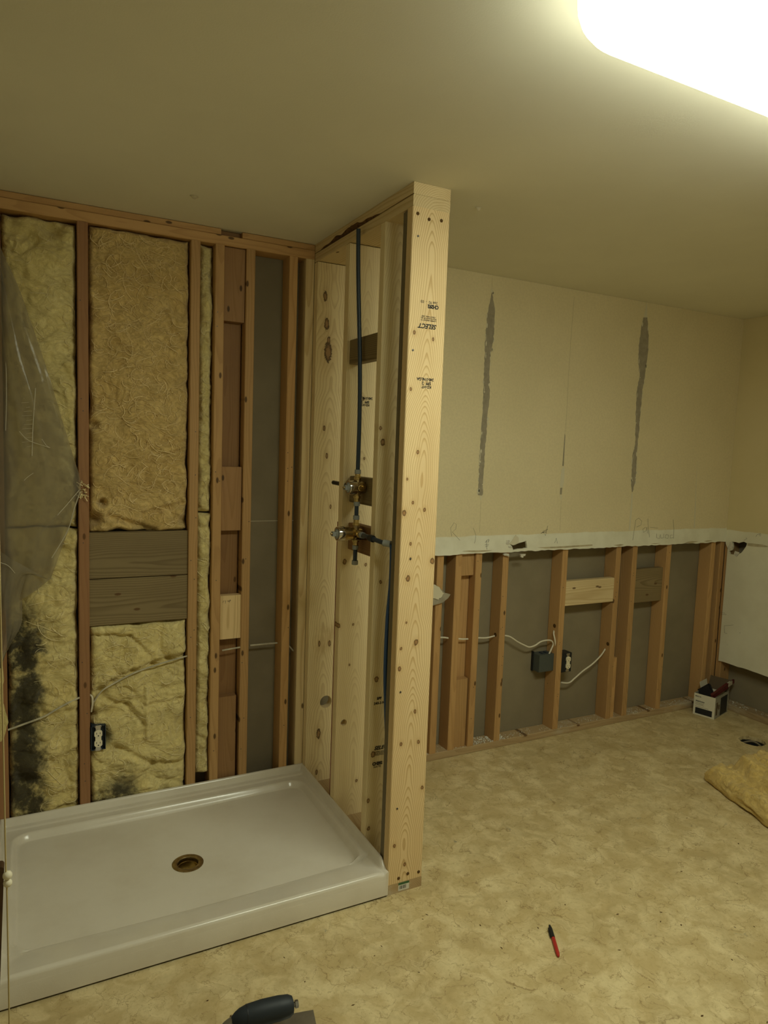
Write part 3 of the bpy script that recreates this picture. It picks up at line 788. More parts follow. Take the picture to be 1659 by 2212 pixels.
stroke('pen_scribble', [[(0.958, -0.013, 1.115), (0.968, -0.013, 1.126), (0.978, -0.013, 1.132), (0.976, -0.013, 1.114), (0.982, -0.013, 1.129)], [(0.955, -0.013, 1.103), (0.98, -0.013, 1.105)], [(0.959, -0.013, 1.093), (0.978, -0.013, 1.098)], [(0.968, -0.013, 1.126), (0.966, -0.013, 1.105), (0.971, -0.013, 1.078)]], 0.0008, M_['ink'], DW)
stroke('pen_scribble', [[(1.315, -0.013, 1.153), (1.332, -0.013, 1.159), (1.362, -0.013, 1.174), (1.328, -0.013, 1.164), (1.348, -0.013, 1.139), (1.36, -0.013, 1.192)], [(1.318, -0.013, 1.155), (1.354, -0.013, 1.159)]], 0.0009, M_['ink'], DW)
stroke('pen_scribble', [[(1.415, -0.013, 1.098), (1.424, -0.013, 1.124), (1.434, -0.013, 1.095)]], 0.0009, M_['ink'], DW)

# ---- right-hand wall: drywall cut off 0.3 m above the floor, with a broken hole
wall_right = empty('wall_right', (XR + 0.04, -1.2, 0), 'right side wall with broken white drywall', 'wall', kind='structure')
def build_right():
    rg = random.Random(21)
    bot = []
    n = 120
    for k in range(n + 1):
        y = -0.030 + (YF + 0.03)*k/n
        bot.append((y, 0.297 + (0.003*rg.uniform(-1, 1))))
    outer = bot + [(YF, H - 0.0005), (DY - 0.0003, H - 0.0005), (DY - 0.0003, 1.05), (-0.030, 1.02)]
    hl = [(q[1], q[2]) for q in [(2.81, -0.053, 1.066), (2.81, -0.085, 1.068), (2.81, -0.104, 1.065), (2.81, -0.136, 1.078), (2.81, -0.159, 1.071), (2.81, -0.154, 1.051), (2.81, -0.127, 1.008), (2.81, -0.112, 0.998), (2.81, -0.098, 0.977), (2.81, -0.079, 0.988), (2.81, -0.047, 0.987), (2.81, -0.04, 1.007), (2.81, -0.058, 1.012), (2.81, -0.065, 1.034), (2.81, -0.061, 1.059)]]
    hole = jag(hl, 0.0012, rg, 2)
    vs, fs = prism_poly([outer, hole], lambda a, b: (XR - 0.0127, a, b), (0.0127, 0, 0))
    o = link('drywall_sheet', mesh('drywall_sheet', vs, fs), M_['drywall_r'], wall_right)
    o['label'] = 'cream and white painted drywall with a broken hole'
    return o
def m_drywall_r():
    m = NT('cream_wall_over_white', 0.8, 0.2)
    co = m.obj(); sx = m.n('ShaderNodeSeparateXYZ', {0: co}).outputs
    zz = m.math('ADD', sx[2], m.math('MULTIPLY', m.math('SUBTRACT', m.noise(co, 6.0, 3), 0.5), 0.02))
    cream = m.mix(m.map(m.noise(co, 2.0, 4), 0.3, 0.7), (0.64, 0.54, 0.30), (0.68, 0.575, 0.335))
    white = m.mix(m.map(m.noise(co, 5.0, 5), 0.35, 0.7), (0.76, 0.725, 0.565), (0.70, 0.66, 0.50))
    vo = m.n('ShaderNodeTexVoronoi', {'Vector': co, 'Scale': 14.0}, feature='F1')
    sel = m.math('GREATER_THAN', m.n('ShaderNodeSeparateColor', {0: vo.outputs['Color']}).outputs[1], 0.7)
    sp = m.math('MULTIPLY', m.math('SUBTRACT', 1.0, m.map(vo.outputs['Distance'], 0.02, 0.05)), sel)
    white = m.mix(m.math('MULTIPLY', sp, 0.7), white, (0.17, 0.14, 0.09))
    m.color(m.mix(m.map(zz, 1.137, 1.143), white, cream))
    m.bump(m.noise(co, 160, 4), 0.12, 0.001)
    return m.mat
M_['drywall_r'] = m_drywall_r()
DWR = build_right()
def decal_x(name, pts, x, material, parent, th=0.0006):
    vs, fs = prism_poly([[(q[1], q[2]) for q in pts]], lambda a, b: (x, a, b), (th, 0, 0))
    return link(name, mesh(name, vs, fs), material, parent)
XD = XR - 0.0127
decal_x('tan_scuff', [(2.81, -0.161, 1.073), (2.81, -0.207, 1.076), (2.81, -0.261, 1.077), (2.81, -0.293, 1.073), (2.81, -0.295, 1.067), (2.81, -0.241, 1.06), (2.81, -0.187, 1.056), (2.81, -0.163, 1.057)], XD - 0.0005, M_['scuff'], DWR, th=0.0003)
for seg in ([(2.808, -0.043, 1.063), (2.808, -0.057, 1.063), (2.808, -0.064, 1.055), (2.808, -0.056, 1.048), (2.808, -0.067, 1.035), (2.808, -0.051, 1.009), (2.808, -0.031, 1.021), (2.808, -0.026, 1.029), (2.808, -0.041, 1.043)], [(2.812, -0.077, 0.99), (2.812, -0.082, 1.012), (2.812, -0.112, 1.006), (2.812, -0.097, 0.977)]):
    vsf, fsf = prism_poly([[(q[1], q[2]) for q in seg]], lambda a, b: (XD - 0.001, a, b), (0.008, 0, 0))
    link('gypsum_crumb', mesh('gypsum_crumb', vsf, fsf), M_['gypsum'], DWR)
stroke('pencil_mark', [[(2.81, -0.113, 0.549), (2.81, -0.052, 0.529), (2.81, -0.058, 0.484), (2.81, -0.075, 0.485)], [(2.81, -0.011, 0.608), (2.81, -0.049, 0.609)], [(2.81, -0.013, 0.596), (2.81, -0.06, 0.603)]], 0.0009, M_['pencil'], DWR)
stroke('pen_scribble', [[(2.81, -0.212, 1.119), (2.81, -0.222, 1.134), (2.81, -0.234, 1.14), (2.81, -0.245, 1.136), (2.81, -0.24, 1.126), (2.81, -0.231, 1.131), (2.81, -0.242, 1.143)], [(2.81, -0.136, 1.086), (2.81, -0.149, 1.094), (2.81, -0.155, 1.101), (2.81, -0.148, 1.104)]], 0.0009, M_['pencil'], DWR)
MB().box(XR + 0.089, XR + 0.10, YF, 0.10, 0.0, H).build('backing_board', M_['backing'], wall_right)
lumber('bottom_plate', XR, XR + 0.089, YF, -0.001, 0.0, 0.038, M_['plate_dusty'], wall_right, 1)
lumber('stud', XR, XR + 0.089, -0.039, -0.001, 0.038, 2.40, M_['stud'], wall_right, 2)
for k in range(1, 9):
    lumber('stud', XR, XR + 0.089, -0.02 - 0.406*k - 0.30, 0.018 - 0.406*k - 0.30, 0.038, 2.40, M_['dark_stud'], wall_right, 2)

# ---- left side of the shower recess and the rest of the room (outside the frame)
wall_left = MB().box(XL - 0.12, XL - 0.002, -0.95, 0.0898, 0.0, H).build('wall_left', M_['wall_paint'])
tag(wall_left, 'short side wall closing the left end of the shower', 'wall', kind='structure')
wl2 = MB().box(-2.62, -2.5, YF, 0.10, 0.0, H).build('wall_far_left', M_['wall_paint'])
tag(wl2, 'plain cream wall outside the frame on the left', 'wall', kind='structure')
wf = MB().box(-2.6, XR + 0.10, YF - 0.12, YF, 0.0, H).build('wall_front', M_['wall_paint'])
tag(wf, 'plain cream wall behind the camera', 'wall', kind='structure')

# ---- stub partition of new 2x6 lumber
wall_p = empty('wall_partition', (0.07, -0.43, 0), 'stub partition of pale new pine studs beside the shower pan', 'wall', kind='structure')
YE = -0.855
KN = lambda pts, rs: [(q[0], q[2], r_) for q, r_ in zip(pts, rs)]
def shift(kn, x0, z0): return [(a - x0, b - z0, c) for a, b, c in kn]
EK = shift(KN([(0.017, -0.855, 1.776), (0.054, -0.855, 1.568), (0.017, -0.855, 1.477), (0.042, -0.855, 1.398), (0.089, -0.855, 1.374), (0.01, -0.855, 1.363), (0.04, -0.855, 1.257), (0.041, -0.855, 1.206), (0.129, -0.855, 1.194), (0.034, -0.855, 1.138), (0.077, -0.855, 0.912), (0.018, -0.855, 0.895), (0.015, -0.855, 0.824), (0.084, -0.855, 0.662), (0.033, -0.855, 0.553), (0.103, -0.855, 0.549), (0.126, -0.855, 0.375), (0.022, -0.855, 0.181), (0.067, -0.855, 0.101), (0.022, -0.855, 1.961), (0.095, -0.855, 1.946), (0.035, -0.855, 0.985)],
   [.005,.006,.004,.005,.006,.008,.005,.004,.009,.009,.009,.005,.007,.006,.006,.006,.006,.006,.006,.006,.005,.004]), 0.07, 0.038)
M_['pine_E'] = wood('new_pine_end_stud', (0.76, 0.575, 0.315), (0.53, 0.335, 0.14), ring=0.0085, contrast=0.85, knots=EK, autoknots=0, tint=0.02, cath=(0.004, 0.013, 1.15, 0.19), late0=0.5)
AK = shift(KN([(0.057, -0.038, 1.984), (0.047, -0.038, 2.101), (0.037, -0.038, 2.217), (0.058, -0.038, 2.033), (0.053, -0.038, 0.687), (0.103, -0.038, 0.682), (0.061, -0.038, 0.264), (0.057, -0.038, 0.081), (0.048, -0.038, 1.654), (0.064, -0.038, 1.533), (0.089, -0.038, 1.307)],
   [.020,.012,.010,.008,.006,.007,.011,.006,.006,.006,.005]), 0.07, 0.038)
M_['pine_A'] = wood('new_pine_knotty_stud', (0.86, 0.71, 0.43), (0.58, 0.41, 0.20), ring=0.009, contrast=0.5, knots=AK, autoknots=0, tint=0.02, cath=(0.0, 0.02, 1.0, 0.10), kel=0.42, knotcol=(0.05, 0.022, 0.008), stain=(0.52, 0.36, 0.17))  # pine lightened to make up for dim light inside the partition
BK = shift(KN([(0.0, -0.366, 0.855), (0.064, -0.366, 0.855), (0.053, -0.366, 0.687), (0.102, -0.366, 0.182), (0.078, -0.366, 1.768), (0.09, -0.366, 1.533), (0.018, -0.366, 1.117), (0.112, -0.366, 1.1)],
   [.008,.005,.004,.006,.005,.005,.009,.006]), 0.07, 0.038)
M_['pine_B'] = wood('new_pine_valve_stud', (0.86, 0.71, 0.43), (0.60, 0.43, 0.21), ring=0.009, contrast=0.4, knots=BK, autoknots=0, tint=0.02, cath=(0.01, 0.015, 1.1, 0.14))  # lightened too, in place of light missing between the studs
CK = shift(KN([(0.007, -0.664, 1.648), (0.018, -0.664, 1.599), (0.026, -0.664, 0.725), (0.009, -0.664, 0.258), (0.015, -0.664, 0.147), (0.029, -0.664, 1.09), (0.023, -0.664, 0.436)],
   [.006,.010,.009,.007,.007,.006,.010]), 0.07, 0.038)
M_['pine_C'] = wood('new_pine_lightened_stud', (0.82, 0.68, 0.41), (0.58, 0.42, 0.20), ring=0.009, contrast=0.45, knots=CK, autoknots=0, tint=0.02, cath=(-0.01, 0.015, 1.1, 0.16))  # colour raised above the end stud's to lift the dim inner face
ZT = 2.360
def bored(name, y0, y1, holes, material, label):
    """2x6 stud with bored holes; holes: (x, z, r)"""
    loops = [[(0.0, 0.038), (0.14, 0.038), (0.14, ZT - 0.003), (0.0, ZT - 0.003)]]
    for (hx, hz, hr) in holes:
        loops.append([(hx + hr*math.cos(2*math.pi*k/28), hz + hr*math.sin(2*math.pi*k/28)) for k in range(28)])
    vs, fs = prism_poly(loops, lambda a, b: (a - 0.07, -(y1-y0)/2, b - 0.038), (0, y1-y0, 0))
    o = link(name, mesh(name, vs, fs), material, wall_p, Matrix.Translation((0.07, (y0+y1)/2, 0.038)))
    o['label'] = label
    return o
hA = (0.093, -0.038, 0.41)
hB = (0.036, -0.366, 0.444)
A = bored('stud', -0.038, -0.0005, [(hA[0], hA[2], 0.029)], M_['pine_A'], 'knotty pine stud against the back wall with a large bored hole')
B = bored('stud', -0.366, -0.328, [(hB[0], hB[2], 0.014)], M_['pine_B'], 'pine stud behind the shower valves')
C = lumber('stud', 0.0, 0.14, -0.664, -0.626, 0.038, ZT, M_['pine_C'], wall_p, 2, 'pine stud in front of the shower valves')
D = lumber('stud', 0.004, 0.093, -0.8165, -0.783, 0.038, ZT - 0.005, M_['grey_board'], wall_p, 2, 'grey weathered stud doubled behind the end stud')
E_ = lumber('stud', 0.0, 0.14, YE, -0.817, 0.038, ZT, M_['pine_E'], wall_p, 2, 'broad pale end stud with knots and lumber stamps')
lumber('bottom_plate', 0.0, 0.14, YE, -0.0005, 0.0, 0.038, M_['plate_dusty'], wall_p, 1, 'dusty bottom plate of the partition')
lumber('top_plate', 0.0, 0.14, YE, -0.0005, 2.360, 2.3975, M_['pine'], wall_p, 1, 'lower pine top plate')
# upper plate with a waney (bark) lower edge
def waney():
    n = 60; vs = []; fs = []; mi = []
    for k in range(n + 1):
        y = YE + (-0.0005 - YE)*k/n
        t = (y - (-0.62))/0.56
        w = 0.0
        if 0 < t < 1:
            w = 0.024*math.sin(math.pi*t)**0.8*(0.75 + 0.5*noise.noise((y*16, 3, 0)))
            if abs(y + 0.40) < 0.03: w *= 1.25
        w = max(w, 0.0012)
        z0, z1 = 2.398, 2.4355
        vs += [(w*0.8, y, z0), (0.0, y, z0 + w), (0.0, y, z1), (0.14, y, z1), (0.14, y, z0)]
    for k in range(n):
        for j in range(5):
            a = 5*k + j; b = 5*k + (j+1) % 5
            fs.append((a, b, b+5, a+5)); mi.append(1 if j == 0 else 0)
    fs += [(4, 3, 2, 1, 0), tuple(5*n + j for j in range(5))]; mi += [0, 0]
    # local frame: z along the length
    Rm = Matrix.Translation((0.07, YE, 2.417)) @ Matrix.Rotation(-math.pi/2, 4, 'X')
    Ri = Rm.inverted()
    me = mesh('top_plate', [Ri @ Vector(v) for v in vs], fs, False, mi)
    o = link('top_plate', me, [M_['pine'], M_['bark']], wall_p, Rm)
    o['label'] = 'upper pine top plate with a dark bark edge'
waney()
# blocking behind the valves
def blk(pts_l, pts_r, x, dz0, dz1, m, label):
    pass
lumber('blocking', 0.012, 0.050, -0.6255, -0.3665, 1.898, 1.992, M_['weathered'], wall_p, 1, 'dark weathered block high between the studs')
lumber('blocking', 0.030, 0.068, -0.6255, -0.3665, 1.358, 1.462, M_['weathered'], wall_p, 1, 'dark block behind the upper valve')
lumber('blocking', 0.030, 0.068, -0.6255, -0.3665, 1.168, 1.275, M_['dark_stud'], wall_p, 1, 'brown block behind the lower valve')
# nails in the end stud
def nail(parent, x, y, z, r=0.0035, m='nail', nrm=(0, -1, 0)):
    o = MB().lathe((x, y, z), nrm, [(-0.002, r), (0.0006, r), (0.001, r*0.6)], 10).build('nail', M_[m], parent)
    return o
for q in [(0.018, -0.856, 2.338), (0.061, -0.856, 2.327), (0.108, -0.856, 2.331), (0.044, -0.856, 0.055), (0.081, -0.856, 0.063), (0.126, -0.856, 0.058)]:
    nail(E_, q[0], q[1], q[2], 0.0055, 'hole')
for q in [(0.022, -0.856, 2.268), (0.019, -0.856, 1.903), (0.041, -0.856, 1.206), (0.022, -0.856, 0.741), (0.027, -0.856, 0.318)]:
    nail(E_, q[0], q[1], q[2], 0.0035, 'nail')
# lumber stamps, printed upside down
def stamp(parent, body, c, size, up=False, bold=0.0, shear=0.0, sp=1.0):
    R = Matrix.Rotation(math.pi/2, 4, 'X')
    if not up: R = R @ Matrix.Rotation(math.pi, 4, 'Z')
    text_mesh('grade_stamp', body, size, Matrix.Translation(Vector(c)) @ R, M_['ink'], parent, bold, shear, sp)
SY = -0.8556
def at(c): return (c[0], SY, c[2])
stamp(E_, 'SELECT', at((0.072, -0.856, 1.986)), 0.021, bold=0.0006, shear=0.3)
stamp(E_, '2x6 92  -  03', at((0.074, -0.856, 2.064)), 0.0125)
stamp(E_, 'CH292', at((0.09, -0.856, 2.051)), 0.016, bold=0.0008, sp=0.85)
stamp(E_, 'LUMBER GRADED TO\nNLGA RULES FOR ALL\nSTRUCTURAL USES', at((0.074, -0.856, 2.011)), 0.0062)
stamp(E_, '240-3 NLGA', at((0.071, -0.856, 1.812)), 0.0135, bold=0.0003, sp=0.9)
stamp(E_, 'SPF  2', at((0.076, -0.856, 1.799)), 0.014, bold=0.0004)
stamp(E_, 'KD-HT', at((0.076, -0.856, 1.787)), 0.0125, bold=0.0003)
BY = -0.3666
stamp(B, '240-3 NLGA', (0.085, -0.367, 1.772), 0.0135, bold=0.0003, sp=0.9)
stamp(B, 'SPF  2', (0.086, -0.367, 1.757), 0.014, bold=0.0003)
stamp(B, 'KD-HT', (0.086, -0.367, 1.745), 0.012, bold=0.0003)
stamp(C, '240-3 NLGA', (0.054, -0.665, 0.632), 0.0135, up=True, bold=0.0003)
stamp(C, 'SPF', (0.04, -0.665, 0.65), 0.0135, up=True, bold=0.0005)
stamp(C, 'SELECT', (0.059, -0.665, 0.458), 0.020, up=True, bold=0.0006, shear=0.3)
stamp(C, 'LUMBER GRADED TO\nNLGA RULES FOR ALL\nSTRUCTURAL USES', (0.058, -0.665, 0.437), 0.0062, up=True)
stamp(C, 'CH292', (0.042, -0.665, 0.398), 0.016, up=True, bold=0.0008, sp=0.85)
stamp(C, '2x6 92', (0.042, -0.665, 0.386), 0.0115, up=True)
# bar-code label on the end of the bottom plate
bpz = [(0.044, -0.856, 0.023), (0.088, -0.856, 0.025), (0.088, -0.856, 0.006), (0.046, -0.856, 0.009)]
def barcode():
    x0 = bpz[0][0]; x1 = bpz[1][0]; z0 = 0.006; z1 = 0.034
    mb = MB().box(x0, x1, YE - 0.0009, YE - 0.0001, z0, z1)
    o = mb.build('price_label', M_['paper'], wall_p); o['label'] = 'white bar-code label on the end of the bottom plate'
    MB().box(x0, x1, YE - 0.0012, YE - 0.0009, z1 - 0.006, z1 + 0.002).build('label_band', M_['green'], o)
    rg = random.Random(2); b = MB(); x = x0 + 0.005
    while x < x0 + (x1-x0)*0.68:
        w = rg.choice((0.0007, 0.0012, 0.0018)); b.box(x, x + w, YE - 0.0012, YE - 0.0009, z0 + 0.006, z1 - 0.009); x += w + rg.choice((0.0007, 0.0011, 0.0016))
    b.build('bar_code', M_['ink'], o)
barcode()
# pen marks on the pine block
stroke('pen_mark', [[(-0.379, -0.0, 0.896), (-0.377, -0.0, 0.905), (-0.366, -0.0, 0.905), (-0.368, -0.0, 0.894)], [(-0.359, -0.0, 0.907), (-0.356, -0.0, 0.9), (-0.352, -0.0, 0.908), (-0.351, -0.0, 0.896), (-0.346, -0.0, 0.909)], [(-0.358, -0.0, 0.902), (-0.344, -0.0, 0.905)]], 0.0008, M_['ink'], PB)

# ================================================================== CEILING LAMP
def build_lamp():
    x0, x1, y0, y1 = -0.275, 0.985, -2.150, -1.802
    t = empty('ceiling_lamp', ((x0+x1)/2, (y0+y1)/2, H), 'long white lit fluorescent ceiling fixture with rounded ends', 'lamp')
    cx, cy = (x0+x1)/2, (y0+y1)/2
    def outline(inset, n=12, r=0.166):
        a = (x1-x0)/2 - inset; b = (y1-y0)/2 - inset; r = max(0.02, r - inset)
        pts = []
        for (sx, sy, a0) in ((1, 1, 0), (-1, 1, 90), (-1, -1, 180), (1, -1, 270)):
            for k in range(n):
                an = math.radians(a0 + 90*k/(n-1))
                pts.append((cx + sx*(a - r) + r*math.cos(an), cy + sy*(b - r) + r*math.sin(an)))
        return pts
    prof = [(0.004, H - 0.004), (0.0, H - 0.040), (0.001, H - 0.058), (0.006, H - 0.072), (0.016, H - 0.084), (0.032, H - 0.093), (0.055, H - 0.099), (0.09, H - 0.102)]
    vs = []; fs = []; mi = []
    m = 48
    for ins, z in prof:
        vs += [(px, py, z) for px, py in outline(ins)]
    for i in range(len(prof)-1):
        for k in range(m):
            a = i*m + k; b = i*m + (k+1) % m
            fs.append((a, b, b+m, a+m)); mi.append(2 if i < 1 else (1 if i < 5 else 0))
    fs.append(tuple((len(prof)-1)*m + k for k in range(m))); mi.append(0)
    me = mesh('diffuser', vs, fs, True, mi)
    link('diffuser', me, [M_['lamp'], M_['lamp_rim'], M_['lamp_top']], t)
    b = MB(); ol = outline(0.03)
    b.add([(px, py, H - 0.0005) for px, py in ol] + [(px, py, H - 0.0045) for px, py in ol],
          [tuple(range(48)), tuple(range(95, 47, -1))] + [(k, (k+1) % 48, 48 + (k+1) % 48, 48 + k) for k in range(48)])
    b.build('base_plate', M_['fixture'], t)
build_lamp()

# ================================================================== SHOWER PAN
def build_pan():
    t = empty('shower_pan', (-0.61, -0.43, 0), 'white acrylic shower pan with brass drain on the floor', 'shower pan')
    W_, D_ = 1.2185, 0.8625
    x0, x1, y0, y1 = -1.219, -0.0008, -D_, -0.0008
    def sstep(a, b, v):
        u_ = min(1, max(0, (v - a)/(b - a))); return u_*u_*(3 - 2*u_)
    FL = 0.120
    def hz(x, y):
        dl, dr, db, df = x - x0, x1 - x, y1 - y, y - y0
        # basin: rounded rectangle distance to the inner floor edge
        ix0, ix1, iy0, iy1 = x0 + 0.058, x1 - 0.056, y0 + 0.138, y1 - 0.098
        r = 0.045
        qx = abs(x - (ix0+ix1)/2) - (ix1-ix0)/2 + r; qy = abs(y - (iy0+iy1)/2) - (iy1-iy0)/2 + r
        sd = math.hypot(max(qx, 0), max(qy, 0)) + min(max(qx, qy), 0) - r      # <0 inside
        dist = math.hypot(x + 0.612, y + 0.458)
        zf = 0.050 + 0.014*min(1, dist/0.55)
        ledge = 0.088
        z = zf + (ledge - zf)*sstep(-0.004, 0.024, sd)
        # front threshold rises gently to its rounded outer edge
        if df < 0.140:
            thr = zf + (0.0955 - zf)*min(1, max(0, (0.138 - df)/0.125))**0.75
            tt = sstep(0.0, 0.05, min(dl, dr))
            z = z*(1 - tt) + thr*tt if sd < 0.03 or True else z
            z = max(z, zf)
        # outer rounding of the front edge
        if df < 0.014:
            z -= 0.012*(1 - math.sqrt(max(0, 1 - (1 - df/0.014)**2)))
        # tile flange on three sides
        e = min(dl, dr, db)
        fl = FL - (0.026*sstep(0.060, 0.018, df) if df < 0.06 else 0)
        lip = sstep(0.019, 0.006, e)
        if lip > 0:
            z = max(z, z + (fl - z)*lip)
        # step line behind the basin
        if db < 0.05: z += 0.005*sstep(0.046, 0.040, db)*(1 - lip)
        return z
    def axis(a, b, fine):
        xs = set()
        n = int((b - a)/0.02)
        for k in range(n + 1): xs.add(round(a + (b-a)*k/n, 5))
        for (p, q, s_) in fine:
            k = p
            while k <= q + 1e-9:
                xs.add(round(k, 5)); k += s_
        xs = sorted(v for v in xs if a - 1e-9 <= v <= b + 1e-9)
        out = [xs[0]]
        for v in xs[1:]:
            if v - out[-1] > 0.0011: out.append(v)
        if out[-1] != b: out[-1] = b
        return out
    xs = axis(x0, x1, [(x0, x0 + 0.10, 0.0035), (x1 - 0.10, x1, 0.0035), (-0.612 - 0.07, -0.612 + 0.07, 0.0065)])
    ys = axis(y0, y1, [(y0, y0 + 0.03, 0.002), (y0 + 0.03, y0 + 0.16, 0.006), (y1 - 0.12, y1, 0.0035), (-0.458 - 0.07, -0.458 + 0.07, 0.0065)])
    nx, ny = len(xs), len(ys)
    vs = [(x, y, hz(x, y)) for y in ys for x in xs]
    fs = []
    for j in range(ny-1):
        for i in range(nx-1):
            q = (j*nx + i, j*nx + i + 1, (j+1)*nx + i + 1, (j+1)*nx + i)
            if all(math.hypot(vs[k][0] + 0.612, vs[k][1] + 0.458) < 0.050 for k in q): continue
            fs.append(q)
    # skirt down to the floor
    ring = [i for i in range(nx)] + [j*nx + nx - 1 for j in range(1, ny)] + [(ny-1)*nx + i for i in range(nx-2, -1, -1)] + [j*nx for j in range(ny-2, 0, -1)]
    base = len(vs)
    front = set(range(nx))
    for k in ring:
        x, y, z = vs[k]
        vs.append((x, y + (0.002 if k in front else 0), 0.007))
    m = len(ring)
    for k in range(m):
        fs.append((ring[k], base + k, base + (k+1) % m, ring[(k+1) % m]))
    me = mesh('tray', vs, fs)
    smooth_by_angle(me, 55)
    link('tray', me, M_['pan'], t)
    # black strip standing in for the shadow gap under the apron
    MB().box(x0 + 0.01, x1 - 0.01, y0 + 0.012, y0 + 0.03, 0.0, 0.007).build('shadow_strip', M_['black_plastic'], t)
    dr = MB().lathe((-0.612, -0.458, 0.0515), (0, 0, 1), [(-0.004, 0.037), (0.0005, 0.037), (0.003, 0.040), (0.0035, 0.050), (0.0015, 0.0555), (-0.004, 0.0555)], 40, caps=False).build('drain', M_['brass_dark'], t, smooth=True)
    dr['label'] = 'round brass drain flange'
    dp = MB().lathe((-0.612, -0.458, 0.0505), (0, 0, -1), [(0, 0.0375), (0.012, 0.0365), (0.013, 0.034), (0.11, 0.034)], 32, caps=False).build('drain_throat', M_['brass'], dr, smooth=True)
    dp['label'] = 'open throat of the brass drain'
    MB().lathe((-0.612, -0.458, -0.0195), (0, 0, -1), [(0, 0.0), (0, 0.0338), (0.0004, 0.0338)], 24, caps=False).build('drain_floor', M_['black_plastic'], dr)
build_pan()

# ================================================================== SHOWER VALVES AND PIPES
def build_plumbing():
    px, py = 0.0, -0.500
    t = empty('shower_valve', (px, py, 1.12), 'brass shower valves with dark pipes mounted between pine studs', 'plumbing')
    def cyl(name, z0, z1, prof, mat, parent, n=24):
        return MB().lathe((px, py, z0), (0, 0, 1), prof, n).build(name, mat, parent, smooth=True)
    # riser
    zr = 1.490
    rp = MB().tube(smooth_path([(px, py, zr - 0.02), (px, py, zr + 0.2), (-0.004, py + 0.004, 1.9), (-0.017, py + 0.012, 2.20), (-0.022, py + 0.014, 2.375)], 8), 0.0080, 16).build('riser_pipe', M_['pex'], t, smooth=True)
    rp['label'] = 'dark blue riser pipe'
    def fitting(ztop, sleeve_first=True, flip=False):
        """grey sleeve + brass barbs, 70 mm long, from ztop downward; flip puts the sleeve below"""
        s = -1 if not flip else 1
        z0 = ztop
        a = (0, 0, s)
        MB().lathe((px, py, z0), a, [(0, 0.0085), (0, 0.0118), (0.0155, 0.0122), (0.0155, 0.0085)], 20).build('pipe_sleeve', M_['grey_plastic'], t, smooth=True)
        b = MB().lathe((px, py, z0), a, [(0.0155, 0.0104), (0.018, 0.0112), (0.029, 0.0112), (0.0295, 0.0146), (0.0375, 0.0146), (0.038, 0.0100), (0.047, 0.0092), (0.052, 0.0105)], 8).build('brass_adapter', M_['brass'], t)
        return b
    fitting(1.4925)
    # upper (diverter) valve: body on the -x axis
    zu = 1.4245
    bu = MB().lathe((px + 0.030, py, zu), (-1, 0, 0), [(0, 0.012), (0, 0.021), (0.006, 0.0235), (0.034, 0.0235), (0.037, 0.025)], 28).build('valve_body', M_['brass_dark'], t, smooth=True)
    bu['label'] = 'upper cast brass valve body'
    MB().lathe((px, py, zu), (0, 0, 1), [(-0.030, 0.011), (-0.022, 0.013), (0.022, 0.013), (0.030, 0.011)], 16).build('vertical_port', M_['brass_dark'], bu, smooth=True)
    MB().lathe((px + 0.004, py - 0.012, zu), (0, -1, 0), [(0, 0.013), (0.016, 0.013), (0.018, 0.010), (0.020, 0.010)], 20).build('side_plug', M_['brass'], bu, smooth=True)
    MB().box(px + 0.000, px + 0.008, py - 0.036, py - 0.031, zu - 0.004, zu + 0.004).build('plug_square', M_['brass'], bu)
    cu = MB().lathe((px - 0.007, py, zu), (-1, 0, 0), [(0, 0.0255), (0.001, 0.0272), (0.026, 0.0272), (0.031, 0.0258), (0.031, 0.020), (0.028, 0.019)], 36).build('bonnet_ring', M_['chrome'], t, smooth=True)
    cu['label'] = 'chrome bonnet ring of the upper valve'
    def cartridge(x, z, L_):
        c = MB().lathe((x, py, z), (-1, 0, 0), [(0, 0.0195), (0.003, 0.0195), (0.004, 0.015), (0.007, 0.013)], 24).build('cartridge', M_['grey_plastic'], t, smooth=True)
        MB().box(x - L_, x - 0.004, py - 0.0085, py + 0.0085, z - 0.0085, z + 0.0085).build('stem', M_['grey_plastic'], c)
        MB().lathe((x - L_, py, z), (-1, 0, 0), [(0, 0.0045), (0.006, 0.004)], 10).build('stem_tip', M_['brass_dark'], c, smooth=True)
    cartridge(px - 0.036, zu, 0.017)
    # coupling between the valves
    fitting(1.355, flip=True)
    cyl('link_pipe', 1.312, 1.36, [(0, 0.0080), (0.048, 0.0080)], M_['pex'], t)
    fitting(1.318)
    # lower (mixing) valve
    zl = 1.2495
    bl = MB().lathe((px + 0.026, py, zl), (-1, 0, 0), [(0, 0.010), (0, 0.016), (0.010, 0.018), (0.030, 0.018), (0.038, 0.0235), (0.050, 0.0248), (0.078, 0.0255)], 32).build('valve_body', M_['brass'], t, smooth=True)
    bl['label'] = 'lower cast brass valve body'
    MB().lathe((px, py, zl), (0, 0, 1), [(-0.026, 0.0105), (-0.018, 0.0125), (0.026, 0.0125), (0.032, 0.0105)], 16).build('vertical_port', M_['brass_dark'], bl, smooth=True)
    MB().lathe((px, py, zl), (0, -1, 0), [(-0.040, 0.0105), (-0.034, 0.0125), (0.030, 0.0115), (0.034, 0.0145), (0.040, 0.0145), (0.041, 0.010), (0.060, 0.010)], 8).build('side_port', M_['brass'], bl)
    for sy in (-1, 1):
        MB().lathe((px - 0.010, py + sy*0.015, zl - 0.001), (0, -1, 0), [(0, 0.0055), (0.010 if sy < 0 else 0.004, 0.0055)], 12).build('stop_screw', M_['brass_dark'], bl, smooth=True)
    MB().box(px - 0.004, px + 0.024, py - 0.020, py + 0.020, zl + 0.010, zl + 0.014).build('mounting_ear', M_['brass_dark'], bl)
